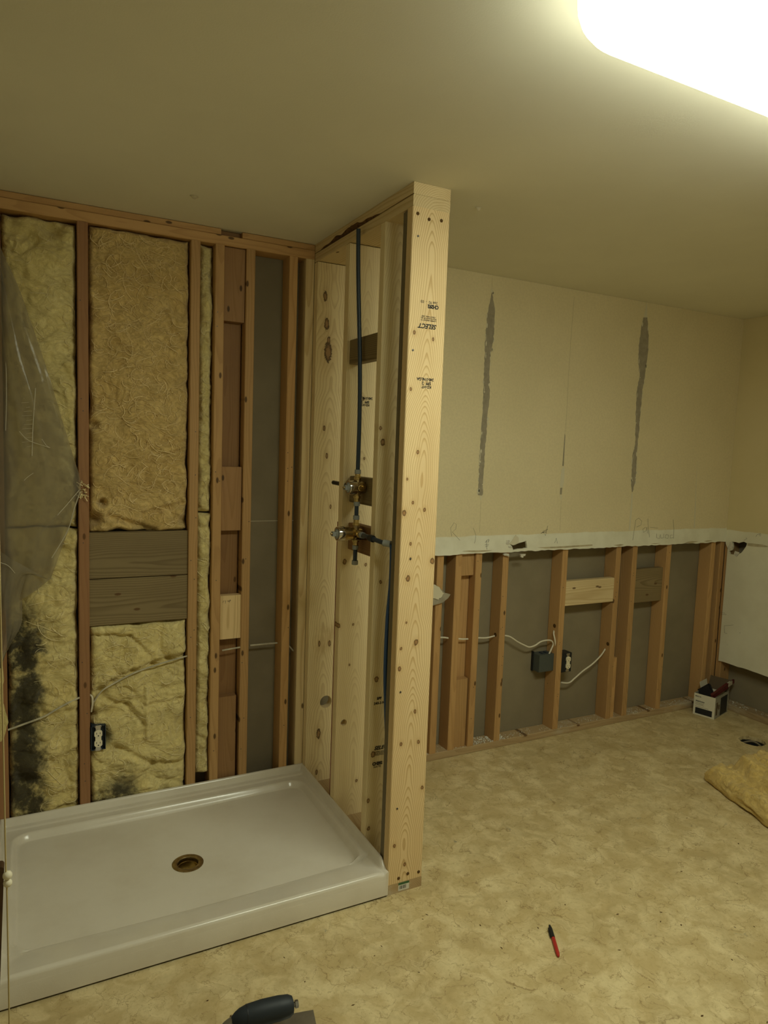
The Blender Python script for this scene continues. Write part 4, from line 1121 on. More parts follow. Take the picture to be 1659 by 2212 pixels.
    MB().box(px - 0.004, px + 0.030, py - 0.036, py + 0.036, zl - 0.024, zl - 0.020).build('mounting_ear', M_['brass_dark'], bl)
    cl = MB().lathe((px - 0.052, py, zl), (-1, 0, 0), [(0, 0.0258), (0.001, 0.0280), (0.022, 0.0280), (0.027, 0.0262), (0.027, 0.0205), (0.024, 0.019)], 36).build('bonnet_ring', M_['chrome'], t, smooth=True)
    cl['label'] = 'chrome bonnet ring of the lower valve'
    cartridge(px - 0.077, zl, 0.021)
    # lower outlet
    fitting(1.1875, flip=True)
    cyl('outlet_pipe', 1.132, 1.19, [(0, 0.0080), (0.060, 0.0080)], M_['pex'], t)
    MB().lathe((px, py, 1.134), (0, 0, -1), [(-0.010, 0.0085), (-0.010, 0.0120), (0.004, 0.0124), (0.006, 0.011)], 20).build('pipe_cap', M_['grey_plastic'], t, smooth=True)
    MB().lathe((px + 0.012, py - 0.030, zu + 0.004), (0, -1, 0), [(0, 0.006), (0.010, 0.006)], 6).build('stop_screw', M_['brass'], bu)
    # hot / cold supplies
    a0 = Vector((px, py - 0.062, zl)); a1 = Vector((-0.013, -0.66, 1.252)); a2 = Vector((-0.006, -0.745, 1.247)); a3 = Vector((0.010, -0.768, 1.245))
    MB().lathe(a0 + Vector((0, 0.012, 0)), (0, -1, 0), [(0, 0.0090), (0, 0.0122), (0.016, 0.0122), (0.016, 0.0085)], 20).build('pipe_sleeve', M_['grey_plastic'], t, smooth=True)
    sp = MB().tube(smooth_path([a0, Vector((-0.010, -0.615, 1.253)), a1, a2, a3], 8), 0.0082, 16).build('supply_pipe', M_['pex'], t, smooth=True)
    sp['label'] = 'dark supply pipe running to the end stud'
    MB().tube([a1 + Vector((0, 0.012, 0)), a1 + Vector((0, -0.016, -0.001))], 0.0125, 14).build('notch_shadow', M_['black_plastic'], sp, smooth=True)  # black lump standing in for the shadow of the stud notch
    MB().tube([a2, a3], 0.0120, 16).build('pipe_sleeve', M_['grey_plastic'], t, smooth=True)
    dp = smooth_path([a3, (0.014, -0.7705, 1.22), (0.014, -0.771, 1.104), (0.008, -0.768, 0.974), (0.009, -0.764, 0.805), (0.014, -0.768, 0.67), (0.028, -0.772, 0.463)], 10)
    b_ = MB().tube(dp, 0.0078, 14).build('down_pipe', M_['pex_blue'], t, smooth=True)
    b_['label'] = 'blue supply pipe dropping beside the end stud'
    # capped stub poking out past the middle stud
    e0 = (0.014, -0.241, 1.428)
    MB().tube([(0.014, py + 0.03, zu), (0.014, -0.30, zu + 0.002), (0.014, e0[1] + 0.004, zu + 0.003), (0.014, e0[1], zu + 0.003)], [0.0085, 0.0085, 0.0085, 0.006], 14).build('capped_stub', M_['black_plastic'], t, smooth=True)
build_plumbing()
rp2 = (0.022, -0.29, 1.033)
red = MB().tube([(rp2[0], -0.29, 0.06), (rp2[0], -0.29, 1.27)], 0.008, 12).build('water_pipe', M_['pex_red'], smooth=True)
tag(red, 'thin red water pipe glimpsed behind the middle pine stud', 'pipe')

# ================================================================== INSULATION
def batt(name, label, x0, x1, z0, z1, mat, seed, y_front=0.012, amp=0.022, nx=44, nz=120, su=(0.06, 0.94), sv=(0.02, 0.98), dents=(), strands=0, strand_m='strand', edge=0.010, group=None, lobes=9.0, bulge=0.012, creases=()):
    """a fibreglass batt lying in a stud bay: lumpy front, rolled torn edges, closed back"""
    yb = 0.0885
    vs = []; fs = []
    S = Vector((seed*3.1, seed*1.7, seed*5.3))
    def front(u_, v_):
        ex = edge*noise.noise(Vector((seed, v_*(z1-z0)*9, 1.0)))
        ex2 = edge*noise.noise(Vector((seed+9, v_*(z1-z0)*9, 2.0)))
        xa = max(x0 + 0.0006, x0 + edge*0.15 + ex); xb = min(x1 - 0.0006, x1 - edge*0.15 + ex2)
        za = z0 + edge*1.2*noise.noise(Vector((u_*(x1-x0)*14, seed, 3.0))); zb = z1 + edge*1.2*noise.noise(Vector((u_*(x1-x0)*14, seed, 7.0)))
        x = xa + (xb - xa)*u_; z = za + (zb - za)*v_
        q = Vector((x, 0, z)) + S
        wq = noise.noise_vector(Vector((q.x*9, 1.0, q.z*7)) + S)*0.06
        qx, qz = q.x + wq.x, q.z + wq.z
        n1 = noise.fractal(Vector((q.x, 0, q.z))*lobes + S, 0.9, 2.1, 2)
        b1 = min(0.55, abs(noise.noise(Vector((qx*9, 0, qz*11)) + S))*1.25)
        b2 = abs(noise.noise(Vector((qx*26, 7, qz*34)) + S))
        b3 = abs(noise.noise(Vector((qx*60, 3, qz*85)) + S))
        y = y_front + amp*0.60*n1 - amp*(0.90*b1 + 0.40*b2 + 0.18*b3 - 0.42) - bulge*(math.sin(math.pi*u_)*math.sin(math.pi*min(1, max(0, v_))))**0.5
        dx = min(x - xa, xb - x); dz = min(z - za, zb - z)
        ed = min(dx, dz)
        y += 0.022*max(0, 1 - ed/0.018)**2
        if z < 0.135: y = max(y, 0.003)
        for (cx, cz, r, dp) in dents:
            dd = math.hypot(x - cx, (z - cz))
            if dd < r: y += dp*(0.5 + 0.5*math.cos(math.pi*dd/r))
        for (pa, pb, wd, dp) in creases:
            a_ = Vector((pa[0], pa[1])); b_ = Vector((pb[0], pb[1])); c_ = Vector((x, z))
            tt = max(0, min(1, (c_-a_).dot(b_-a_)/(b_-a_).length_squared)); dd = (c_ - a_.lerp(b_, tt)).length
            if dd < wd: y += dp*(0.5 + 0.5*math.cos(math.pi*dd/wd))
        return Vector((x, min(y, yb - 0.004), z))
    for j in range(nz + 1):
        for i in range(nx + 1):
            vs.append(front(i/nx, j/nz))
    for j in range(nz):
        for i in range(nx):
            a = j*(nx+1) + i
            fs.append((a, a+1, a+nx+2, a+nx+1))
    ring = [i for i in range(nx+1)] + [j*(nx+1) + nx for j in range(1, nz+1)] + [nz*(nx+1) + i for i in range(nx-1, -1, -1)] + [j*(nx+1) for j in range(nz-1, 0, -1)]
    b = len(vs)
    for k in ring: vs.append(Vector((vs[k].x, yb, vs[k].z)))
    m = len(ring)
    for k in range(m): fs.append((ring[k], b+k, b+(k+1) % m, ring[(k+1) % m]))
    fs.append(tuple(b + k for k in range(m)))
    me = mesh(name, vs, fs, True)
    o = link(name, me, mat)
    tag(o, label, 'insulation', group)
    if strands:
        rg = random.Random(seed*100 + 3); mb = MB()
        for k in range(strands):
            u_, v_ = rg.uniform(*su), rg.uniform(*sv)
            an = rg.uniform(-0.9, 0.9) + (math.pi if rg.random() < .5 else 0); ln = rg.uniform(0.015, 0.075)*(1 if rg.random() < .85 else 2); cv = rg.uniform(-3.0, 3.0)
            pts = []
            for s in range(6):
                q = front(min(.98, max(.02, u_)), min(.99, max(.01, v_)))
                pts.append(q + Vector((0, -0.0012 - 0.004*math.sin(math.pi*s/5), 0)))
                u_ += math.cos(an)*ln/5/(x1-x0); v_ += math.sin(an)*ln/5/(z1-z0); an += cv/5
            try: mb.tube(pts, rg.uniform(0.0004, 0.0011), 3, caps=False)
            except Exception: pass
        so = mb.build('fibre_strands', M_[strand_m], o)
        tag(so, kind='stuff')
    return o
XA0, XA1 = -1.1885, -0.9405
GB = 'fibreglass batts in the shower wall'
batt('insulation_batt', 'pale yellow insulation batt half behind the plastic sheet, upper left bay', XA0, XA1, 1.235, 2.368, M_['ins_yellow'], 1.0, 0.022, 0.032, 56, 240, strands=160, group=GB, dents=((-1.03, 2.33, 0.05, 0.03), (-1.09, 2.29, 0.05, 0.028)))
batt('insulation_batt', 'soot-blackened yellow insulation batt in the lower left bay', XA0, XA1, 0.045, 1.228, M_['ins_dirty'], 2.0, 0.018, 0.036, 56, 240, strands=150, su=(0.52, 0.95), group=GB, dents=((-1.135, 0.55, 0.07, 0.03), (-1.13, 0.25, 0.07, 0.035), (-1.14, 0.75, 0.06, 0.03)))
XB0, XB1 = -0.9010, -0.5250
batt('insulation_batt', 'brown fibrous insulation batt above the weathered boards', XB0, XB1, 1.212, 2.369, M_['ins_brown'], 3.0, 0.014, 0.024, 84, 250, strands=620, strand_m='strand_b', group=GB, dents=((((-0.853, 0.0, 1.327))[0], ((-0.853, 0.0, 1.327))[2], 0.026, 0.06), (-0.885, 1.26, 0.045, 0.06), (-0.885, 1.63, 0.03, 0.035), (-0.545, 1.25, 0.03, 0.03)), creases=(((-0.83, 1.27), (-0.66, 1.215), 0.02, 0.022), ((-0.70, 1.28), (-0.55, 1.32), 0.02, 0.018)))
ox0, oz0 = ((-0.875, 0.0, 0.384))[0], ((-0.875, 0.0, 0.384))[2]
CB = [(-0.884, 0.0, 0.542), (-0.859, 0.0, 0.575), (-0.814, 0.0, 0.601), (-0.738, 0.0, 0.634), (-0.659, 0.0, 0.655), (-0.59, 0.0, 0.67), (-0.523, 0.0, 0.681)]
crs = tuple(((CB[i][0], CB[i][2]), (CB[i+1][0], CB[i+1][2]), 0.028, 0.020) for i in range(len(CB)-1)) + tuple((a_, b_, w_, d_) for a_, b_, w_, d_ in (((-0.86, 0.55), (-0.76, 0.50), 0.02, 0.02), ((-0.76, 0.50), (-0.70, 0.42), 0.022, 0.018), ((-0.80, 0.33), (-0.66, 0.24), 0.022, 0.02), ((-0.66, 0.24), (-0.55, 0.22), 0.02, 0.016), ((-0.69, 0.57), (-0.685, 0.36), 0.014, -0.014), ((-0.69, 0.49), (-0.55, 0.50), 0.012, 0.014), ((-0.89, 0.80), (-0.75, 0.785), 0.014, 0.018), ((-0.75, 0.785), (-0.70, 0.73), 0.014, 0.014)))
batt('insulation_batt', 'yellow insulation batt around the shower wall outlet', XB0, XB1, 0.045, 0.835, M_['ins_low'], 4.0, 0.010, 0.030, 84, 180, strands=300, sv=(0.2, 0.98), group=GB, creases=crs, dents=((ox0, oz0, 0.065, 0.075), (ox0 + 0.05, oz0 - 0.05, 0.06, 0.02), (ox0 - 0.02, oz0 + 0.09, 0.03, 0.03)))
batt('insulation_batt', 'narrow upper strip of insulation between two close studs', -0.4862, -0.4275, 1.285, 2.369, M_['ins_yellow'], 5.0, 0.028, 0.030, 22, 260, strands=90, group=GB, edge=0.007, lobes=14)
batt('insulation_batt', 'narrow lower strip of insulation between two close studs', -0.4862, -0.4275, 0.150, 1.278, M_['ins_yellow'], 6.0, 0.016, 0.026, 22, 260, strands=90, group=GB, edge=0.007, lobes=14)

def corner_scrap():
    pts = [(q[0], q[2]) for q in [(-1.223, -0.006, 0.776), (-1.206, -0.006, 0.767), (-1.203, -0.006, 0.717), (-1.199, -0.006, 0.663), (-1.209, -0.006, 0.611), (-1.2, -0.006, 0.565), (-1.187, -0.006, 0.5), (-1.2, -0.006, 0.452), (-1.21, -0.006, 0.432), (-1.228, -0.006, 0.426)]]
    rg = random.Random(12)
    vs, fs = prism_poly([jag(pts, 0.002, rg, 3)], lambda a, b: (a, -0.012 + 0.006*noise.noise(Vector((a*40, b*30, 0))), b), (0, 0.0115, 0))
    o = link('insulation_scrap', mesh('insulation_scrap', vs, fs), M_['ins_yellow'])
    tag(o, 'torn yellow insulation scrap on the corner stud behind the cord', 'insulation')
corner_scrap()
# loose batt on the floor at the right
def floor_batt():
    L0 = (1.843, -0.736, 0.0); 
    base = [Vector((1.835, -0.725)), Vector((1.655, -1.35)), Vector((2.24, -1.50)), Vector((2.30, -0.80))]   # left back, left front, right front, right back
    nu, nv = 110, 130
    def top(u_, v_):
        a = base[0].lerp(base[3], u_); b = base[1].lerp(base[2], u_); q = a.lerp(b, v_)
        n1 = noise.fractal(Vector((q.x*7, q.y*7, 2.0)), 0.9, 2.0, 5)
        n2 = noise.noise(Vector((q.x*4, q.y*4, 8.0)))
        ed = min(u_, 1-u_)*0.6; ed2 = min(v_, 1-v_)*0.7
        e = min(ed, ed2)
        bb = abs(noise.noise(Vector((q.x*13, q.y*9, 1.0)))) + 0.6*abs(noise.noise(Vector((q.x*30, q.y*22, 4.0)))) + 0.35*abs(noise.noise(Vector((q.x*70, q.y*50, 6.0))))
        z = 0.066 + 0.012*n1 + 0.010*n2 + 0.030*bb
        # a folded-over lump on top
        lump = math.hypot((q.x - 2.06)/0.19, (q.y + 0.98)/0.20) + 0.16*noise.noise(Vector((q.x*12, q.y*12, 20.0)))
        k_ = min(1, max(0, (1.05 - lump)/0.25)); z += 0.060*min(1, k_*1.6)
        z *= min(1, (e/0.030 + 0.55))**0.6
        sh = 0.012*noise.noise(Vector((v_*9, u_*9, 5.0)))
        return Vector((q.x + sh, q.y + sh, max(0.01, z)))
    vs = []; fs = []
    for j in range(nv+1):
        for i in range(nu+1): vs.append(top(i/nu, j/nv))
    for j in range(nv):
        for i in range(nu):
            a = j*(nu+1)+i; fs.append((a, a+1, a+nu+2, a+nu+1))
    ring = [i for i in range(nu+1)] + [j*(nu+1)+nu for j in range(1, nv+1)] + [nv*(nu+1)+i for i in range(nu-1, -1, -1)] + [j*(nu+1) for j in range(nv-1, 0, -1)]
    layers = 9; m = len(ring); prev = ring
    for l in range(1, layers+1):
        cur = []
        for k in ring:
            t_ = 1 - l/layers
            v = vs[k]
            c = Vector((2.0, -1.08, 0)); dr = (Vector((v.x, v.y, 0)) - c).normalized()
            off = 0.010*noise.noise(Vector((v.x*10, v.y*10, l*2.7))) + 0.008*math.sin(math.pi*l/layers) - (0.018 if l == layers else 0)
            cur.append(len(vs)); vs.append(Vector((v.x + dr.x*off, v.y + dr.y*off, max(0.001, v.z*t_))))
        for k in range(m): fs.append((prev[k], cur[k], cur[(k+1) % m], prev[(k+1) % m]))
        prev = cur
    fs.append(tuple(prev))
    o = link('insulation_batt', mesh('insulation_batt', vs, fs, True), M_['ins_floor'])
    tag(o, 'loose crumpled insulation batt lying on the vinyl floor', 'insulation')
floor_batt()

# ================================================================== PLASTIC SHEET (left bay)
def poly_sheet():
    t = empty('plastic_sheet', (-1.2, -0.03, 0.85), 'torn clear plastic vapour barrier hanging in the left bay', 'plastic sheet')
    RE = [(-1.2, -0.03, 2.282), (-1.189, -0.03, 2.233), (-1.136, -0.03, 2.109), (-1.101, -0.03, 2.002), (-1.046, -0.03, 1.825), (-0.999, -0.03, 1.651), (-0.959, -0.03, 1.507), (-0.933, -0.03, 1.399), (-0.953, -0.03, 1.306), (-0.971, -0.03, 1.245), (-1.006, -0.03, 1.14), (-1.04, -0.03, 1.041)]
    path = smooth_path(RE, 8)
    xl = -1.2245
    nu = 40
    vs = []; fs = []
    n = len(path)
    for j, q in enumerate(path):
        # the free edge is pulled toward the staple; folds radiate from there
        for i in range(nu + 1):
            u_ = i/nu
            zl = 2.33 + (0.93 - 2.33)*(j/(n-1))**1.0
            # left end of each thread line slides down the wall corner
            x = xl + (q.x - xl)*u_
            z = zl + (q.z - zl)*u_
            fold = 0.010*math.sin(11*u_ + 3.0*z + 2*noise.noise(Vector((u_*3, z*2, 0)))) + 0.007*noise.noise(Vector((u_*7, z*5, 3)))
            wr = 0.003*abs(noise.noise(Vector((u_*30, z*4, 9))))
            y = -0.050 - 0.045*math.sin(math.pi*min(1, u_*1.05)) + fold*math.sin(math.pi*min(1, max(0.0, u_)))**0.5 + wr + 0.022*u_
            vs.append((x, min(y, -0.016), z))
    for j in range(n-1):
        for i in range(nu):
            a = j*(nu+1)+i; fs.append((a, a+1, a+nu+2, a+nu+1))
    me = mesh('sheet', vs, fs, True)
    link('sheet', me, M_['poly'], t)
    for k, ln in enumerate(([(-0.938, -0.03, 1.38), (-0.99, -0.05, 1.317), (-1.053, -0.066, 1.245), (-1.119, -0.075, 1.177)], [(-0.936, -0.03, 1.373), (-0.958, -0.04, 1.307), (-0.98, -0.05, 1.23), (-1.036, -0.06, 1.128)],
            [(-1.084, -0.085, 1.747), (-1.089, -0.088, 1.678), (-1.094, -0.088, 1.604), (-1.098, -0.086, 1.505)], [(-1.189, -0.075, 1.976), (-1.177, -0.075, 1.85), (-1.176, -0.075, 1.706), (-1.18, -0.075, 1.592)],
            [(-1.137, -0.092, 1.591), (-1.111, -0.092, 1.562), (-1.074, -0.09, 1.547), (-1.039, -0.085, 1.536)], [(-1.066, -0.088, 1.567), (-1.051, -0.086, 1.544), (-1.039, -0.085, 1.536)], [(-1.203, -0.11, 1.127), (-1.178, -0.11, 1.114), (-1.157, -0.11, 1.086)], [(-1.124, -0.09, 1.417), (-1.112, -0.09, 1.43), (-1.094, -0.09, 1.444)])):
        MB().tube(smooth_path([Vector(q) for q in ln], 6), 0.0016 if k < 3 else 0.0012, 6).build('fold_ridge', M_['poly_ridge'], t, smooth=True)
    for k in range(13):      # ladder of small wrinkles beside the long fold
        q = Vector((-1.091, -0.088, 1.727)) + Vector((-0.004 - 0.001*(k % 3), 0, -0.0155*k))
        MB().tube([q, q + Vector((-0.020 - 0.006*((k*7) % 3), 0.004, -0.004))], 0.0007, 5).build('fold_ridge', M_['poly_ridge'], t, smooth=True)
    # lower gathered bag of the same sheet
    RB = [(-1.041, -0.05, 1.045), (-1.101, -0.05, 1.069), (-1.132, -0.05, 0.99), (-1.138, -0.05, 0.893), (-1.164, -0.05, 0.834), (-1.187, -0.05, 0.796), (-1.219, -0.05, 0.781)]
    path = smooth_path(RB, 8)
    vs = []; fs = []; n = len(path)
    for j, q in enumerate(path):
        for i in range(nu + 1):
            u_ = i/nu
            zl = 1.16 + (0.62 - 1.16)*(j/(n-1)) if j else 1.18
            x = xl + (q.x - xl)*u_; z = zl + (q.z - zl)*u_
            fold = 0.016*math.sin(7*u_ + 9*z) + 0.014*noise.noise(Vector((u_*6, z*9, 13)))
            y = -0.062 - 0.05*math.sin(math.pi*u_) + fold*math.sin(math.pi*u_)**0.5
            vs.append((x, min(y, -0.02), z))
    for j in range(n-1):
        for i in range(nu):
            a = j*(nu+1)+i; fs.append((a, a+1, a+nu+2, a+nu+1))
    b = link('lower_fold', mesh('lower_fold', vs, fs, True), M_['poly'], t)
    b['label'] = 'gathered lower fold of the plastic sheet'
    # staple and torn tuft at the stud
    sq = (-0.928, -0.004, 1.374)
    rg = random.Random(4); mb = MB()
    for k in range(26):
        a = rg.uniform(0, 6.28); l = rg.uniform(0.008, 0.028)
        p0 = Vector(sq) + Vector((rg.uniform(-.012, .012), -0.001, rg.uniform(-.03, .03)))
        mb.tube([p0, p0 + Vector((math.cos(a)*l*.5, -0.008, math.sin(a)*l*.5)), p0 + Vector((math.cos(a)*l, -0.004, math.sin(a)*l))], 0.0016, 3)
    tf = mb.build('torn_tuft', M_['strand'], t); tag(tf, 'tuft of fibre and plastic stapled to the stud', kind='stuff')
poly_sheet()

# ================================================================== ELECTRICAL
def receptacle(parent, cx, y, cz, s=1.0):
    """duplex receptacle facing -y"""
    r = MB()
    for dz in (0.0195, -0.0195):
        n = 24; lp = []
        for k in range(n):
            a = 2*math.pi*k/n
            lp.append((cx + 0.0165*s*max(-0.88, min(0.88, math.cos(a)*1.02)), cz + dz*s + 0.0150*s*math.sin(a)))
        vs, fs = prism_poly([lp], lambda a, b: (a, y - 0.006, b), (0, 0.008, 0))
        r.add(vs, fs)
    r.box(cx - 0.011*s, cx + 0.011*s, y - 0.004, y + 0.002, cz - 0.008*s, cz + 0.008*s)
    rc = r.build('receptacle', M_['almond'], parent)
    for dz in (0.0195, -0.0195):
        MB().box(cx - 0.0075*s, cx - 0.0055*s, y - 0.0064, y - 0.0058, cz + dz*s - 0.001, cz + dz*s + 0.007*s).build('slot', M_['ink'], rc)
        MB().box(cx + 0.0055*s, cx + 0.0075*s, y - 0.0064, y - 0.0058, cz + dz*s - 0.001, cz + dz*s + 0.006*s).build('slot', M_['ink'], rc)
        MB().lathe((cx, y - 0.0058, cz + dz*s - 0.0075*s), (0, -1, 0), [(0, 0.0026*s), (0.0006, 0.0026*s)], 10).build('slot', M_['ink'], rc)
    yk = MB().box(cx - 0.009*s, cx + 0.009*s, y + 0.0005, y + 0.002, cz - 0.052*s, cz + 0.052*s)
    for dz in (0.047, -0.047):
        for dx in (-0.008, 0.008):
            yk.tube([(cx + dx*s + 0.004*math.cos(a), y + 0.001, cz + dz*s + 0.004*math.sin(a)) for a in [6.2832*k/10 for k in range(11)]], 0.0010, 5)
    yk.build('yoke', M_['steel'], parent)
def outlet_box(parent, x0, x1, z0, z1, y0, y1, mat):
    b = MB(); w = 0.0022
    b.box(x0, x0 + w, y0, y1, z0, z1).box(x1 - w, x1, y0, y1, z0, z1).box(x0, x1, y0, y1, z0, z0 + w).box(x0, x1, y0, y1, z1 - w, z1).box(x0, x1, y1 - w, y1, z0, z1)
    return b.build('box', mat, parent)
oc = (-0.875, -0.004, 0.386)
t = empty('electrical_outlet', (oc[0], 0.03, oc[2] - 0.05), 'almond outlet in dark blue box set in the yellow insulation', 'outlet')
outlet_box(t, -0.8995, oc[0] + 0.030, oc[2] - 0.050, oc[2] + 0.050, -0.006, 0.060, M_['box_blue'])
MB().box(-0.897, oc[0] + 0.028, 0.010, 0.013, oc[2] - 0.048, oc[2] + 0.048).build('box_back', M_['box_blue'], t)
receptacle(t, oc[0] + 0.002, -0.008, oc[2])
oc2 = (1.577, 0.0, 0.415)
t = empty('electrical_outlet', (oc2[0], 0.03, oc2[2] - 0.05), 'almond outlet in black box fixed to a stud of the open wall', 'outlet')
outlet_box(t, 1.5290, 1.600, oc2[2] - 0.054, oc2[2] + 0.054, 0.002, 0.062, M_['black_plastic'])
MB().box(1.531, 1.598, 0.003, 0.006, oc2[2] - 0.052, oc2[2] + 0.052).build('box_back', M_['black_plastic'], t)
receptacle(t, oc2[0] - 0.004, 0.0000, oc2[2])
# grey box facing the other room, seen from behind
gb = [(1.391, 0.03, 0.488), (1.495, 0.03, 0.457), (1.502, 0.03, 0.369), (1.407, 0.03, 0.387)]
t = empty('electrical_box', (1.44, 0.05, 0.38), 'grey plastic electrical box fixed to the left side of a stud', 'electrical box')
MB().box(1.388, 1.4895, 0.024, 0.0895, 0.372, 0.468).build('shell', M_['box_grey'], t)
MB().box(1.384, 1.391, 0.074, 0.0895, 0.366, 0.476).build('flange', M_['black_plastic'], t)
for k in range(2):
    MB().box(1.420 + 0.03*k, 1.434 + 0.03*k, 0.040, 0.070, 0.468, 0.473).build('cable_clamp', M_['box_blue'], t)
MB().tube([(1.455, 0.0235, 0.30), (1.455, 0.0235, 0.305)], 0.001, 4).build('screw', M_['nail'], t)

def cable(label, pts, mat='cable', r=0.0042, group=None, n=8):
    o = MB().tube(smooth_path(pts, 8), r, n).build('electrical_cable', M_[mat], smooth=True)
    return tag(o, label, 'cable', group)
cable('dusty cable sagging across the soot-blackened insulation', [(-1.189, 0.0, 0.468), (-1.125, -0.006, 0.487), (-1.067, -0.01, 0.505), (-1.02, -0.01, 0.529), (-0.977, -0.004, 0.547), (-0.94, 0.004, 0.558)], 'cable_dusty', 0.0038)
cable('cable rising to the right across the lower yellow insulation', [(-0.887, 0.012, 0.531), (-0.859, 0.0, 0.575), (-0.814, -0.004, 0.602), (-0.738, -0.004, 0.635), (-0.659, -0.002, 0.656), (-0.59, 0.0, 0.67), (-0.517, 0.01, 0.68)], 'cable_dusty', 0.0034)
cable('short white cable loop above the shower wall outlet', [(-0.902, 0.01, 0.562), (-0.894, 0.0, 0.555), (-0.893, -0.002, 0.529), (-0.897, 0.012, 0.492)], 'cable', 0.0036)
cable('thin cable crossing the channel below the pale block', [(q[0], 0.045 if False else 0.006, q[2]) for q in [(-0.377, 0.006, 0.688), (-0.341, 0.006, 0.691), (-0.288, 0.006, 0.695)]], 'cable_dusty', 0.0035)
cable('cable across the empty bay left of the shower corner', [(-0.242, 0.05, 0.684), (-0.189, 0.05, 0.684), (-0.115, 0.05, 0.683)], 'cable_dusty', 0.0042)
cable('short slanting cable end beside the shower corner stud', [(-0.061, 0.05, 0.665), (-0.032, 0.05, 0.631), (-0.023, 0.05, 0.615)], 'cable_dusty', 0.0035)
cable('white cable stub next to the partition end stud', [(0.74, 0.03, 0.631), (0.765, 0.03, 0.628), (0.788, 0.03, 0.623)])
cable('white cable passing the flat stud channel of the open wall', [(0.84, 0.02, 0.617), (0.872, 0.02, 0.612), (0.903, 0.02, 0.61)])
cable('white cable between the third and fourth open studs', [(0.979, 0.04, 0.603), (1.038, 0.04, 0.598), (1.098, 0.04, 0.605)])
cable('long drooping white cable entering the grey electrical box', [(1.149, 0.035, 0.601), (1.188, 0.035, 0.589), (1.238, 0.035, 0.558), (1.294, 0.035, 0.53), (1.323, 0.035, 0.52), (1.361, 0.035, 0.525), (1.399, 0.035, 0.542), (1.441, 0.035, 0.546), (1.474, 0.035, 0.54), (1.489, 0.035, 0.52), (1.478, 0.035, 0.492), (1.456, 0.035, 0.452)])
cable('white cable curving from a bored stud into the grey box', [(1.509, 0.05, 0.61), (1.484, 0.03, 0.583), (1.486, 0.02, 0.551), (1.493, 0.02, 0.517), (1.5, 0.03, 0.486), (1.494, 0.045, 0.445)])
cable('white cable hanging in a curve below the open-wall outlet', [(1.564, 0.035, 0.289), (1.623, 0.035, 0.281), (1.666, 0.035, 0.303), (1.724, 0.035, 0.338), (1.794, 0.035, 0.371), (1.855, 0.035, 0.414), (1.89, 0.04, 0.446), (1.923, 0.05, 0.475)])
for q in ((1.49, 0.033, 0.621), (1.89, 0.021, 0.484), (1.087, 0.034, 0.611)):
    pass
def bore(parent, x, y, z, r=0.011):
    MB().lathe((x, y, z), (-1, 0, 0), [(-0.001, r), (0.0006, r)], 16).build('bored_hole', M_['hole'], parent)
_q = (1.489, 0.033, 0.624); bore(R5, _q[0], _q[1], _q[2])
_q = (1.89, 0.021, 0.484); bore(R6, _q[0], _q[1], _q[2])
_q = (1.087, 0.034, 0.611); bore(R4, _q[0], _q[1], _q[2])

# ================================================================== LOOSE THINGS
# torn drywall scrap by the post
def scrap():
    t = empty('drywall_scrap', (0.682, -0.02, 0.853), 'torn scrap of drywall with white plaster peeking past the end stud', 'drywall scrap')
    pts = [(q[0], q[2]) for q in [(0.63, -0.012, 0.919), (0.665, -0.012, 0.917), (0.692, -0.012, 0.902), (0.726, -0.012, 0.871), (0.762, -0.012, 0.86), (0.749, -0.012, 0.842), (0.715, -0.012, 0.821), (0.662, -0.012, 0.811), (0.627, -0.012, 0.813)]]
    vs, fs = prism_poly([pts], lambda a, b: (a, -0.014, b), (0, 0.0125, 0))
    link('board', mesh('board', vs, fs), M_['grey_paper'], t)
    pts = [(q[0], q[2]) for q in [(0.629, -0.014, 0.915), (0.669, -0.014, 0.915), (0.691, -0.014, 0.902), (0.703, -0.014, 0.885), (0.72, -0.014, 0.87), (0.71, -0.014, 0.854), (0.689, -0.014, 0.839), (0.662, -0.014, 0.848), (0.63, -0.014, 0.848)]]
    rg = random.Random(8)
    vs, fs = prism_poly([jag(pts, 0.003, rg, 3)], lambda a, b: (a, -0.018, b), (0, 0.0045, 0))
    link('plaster', mesh('plaster', vs, fs), M_['white_fleck'], t)
scrap()

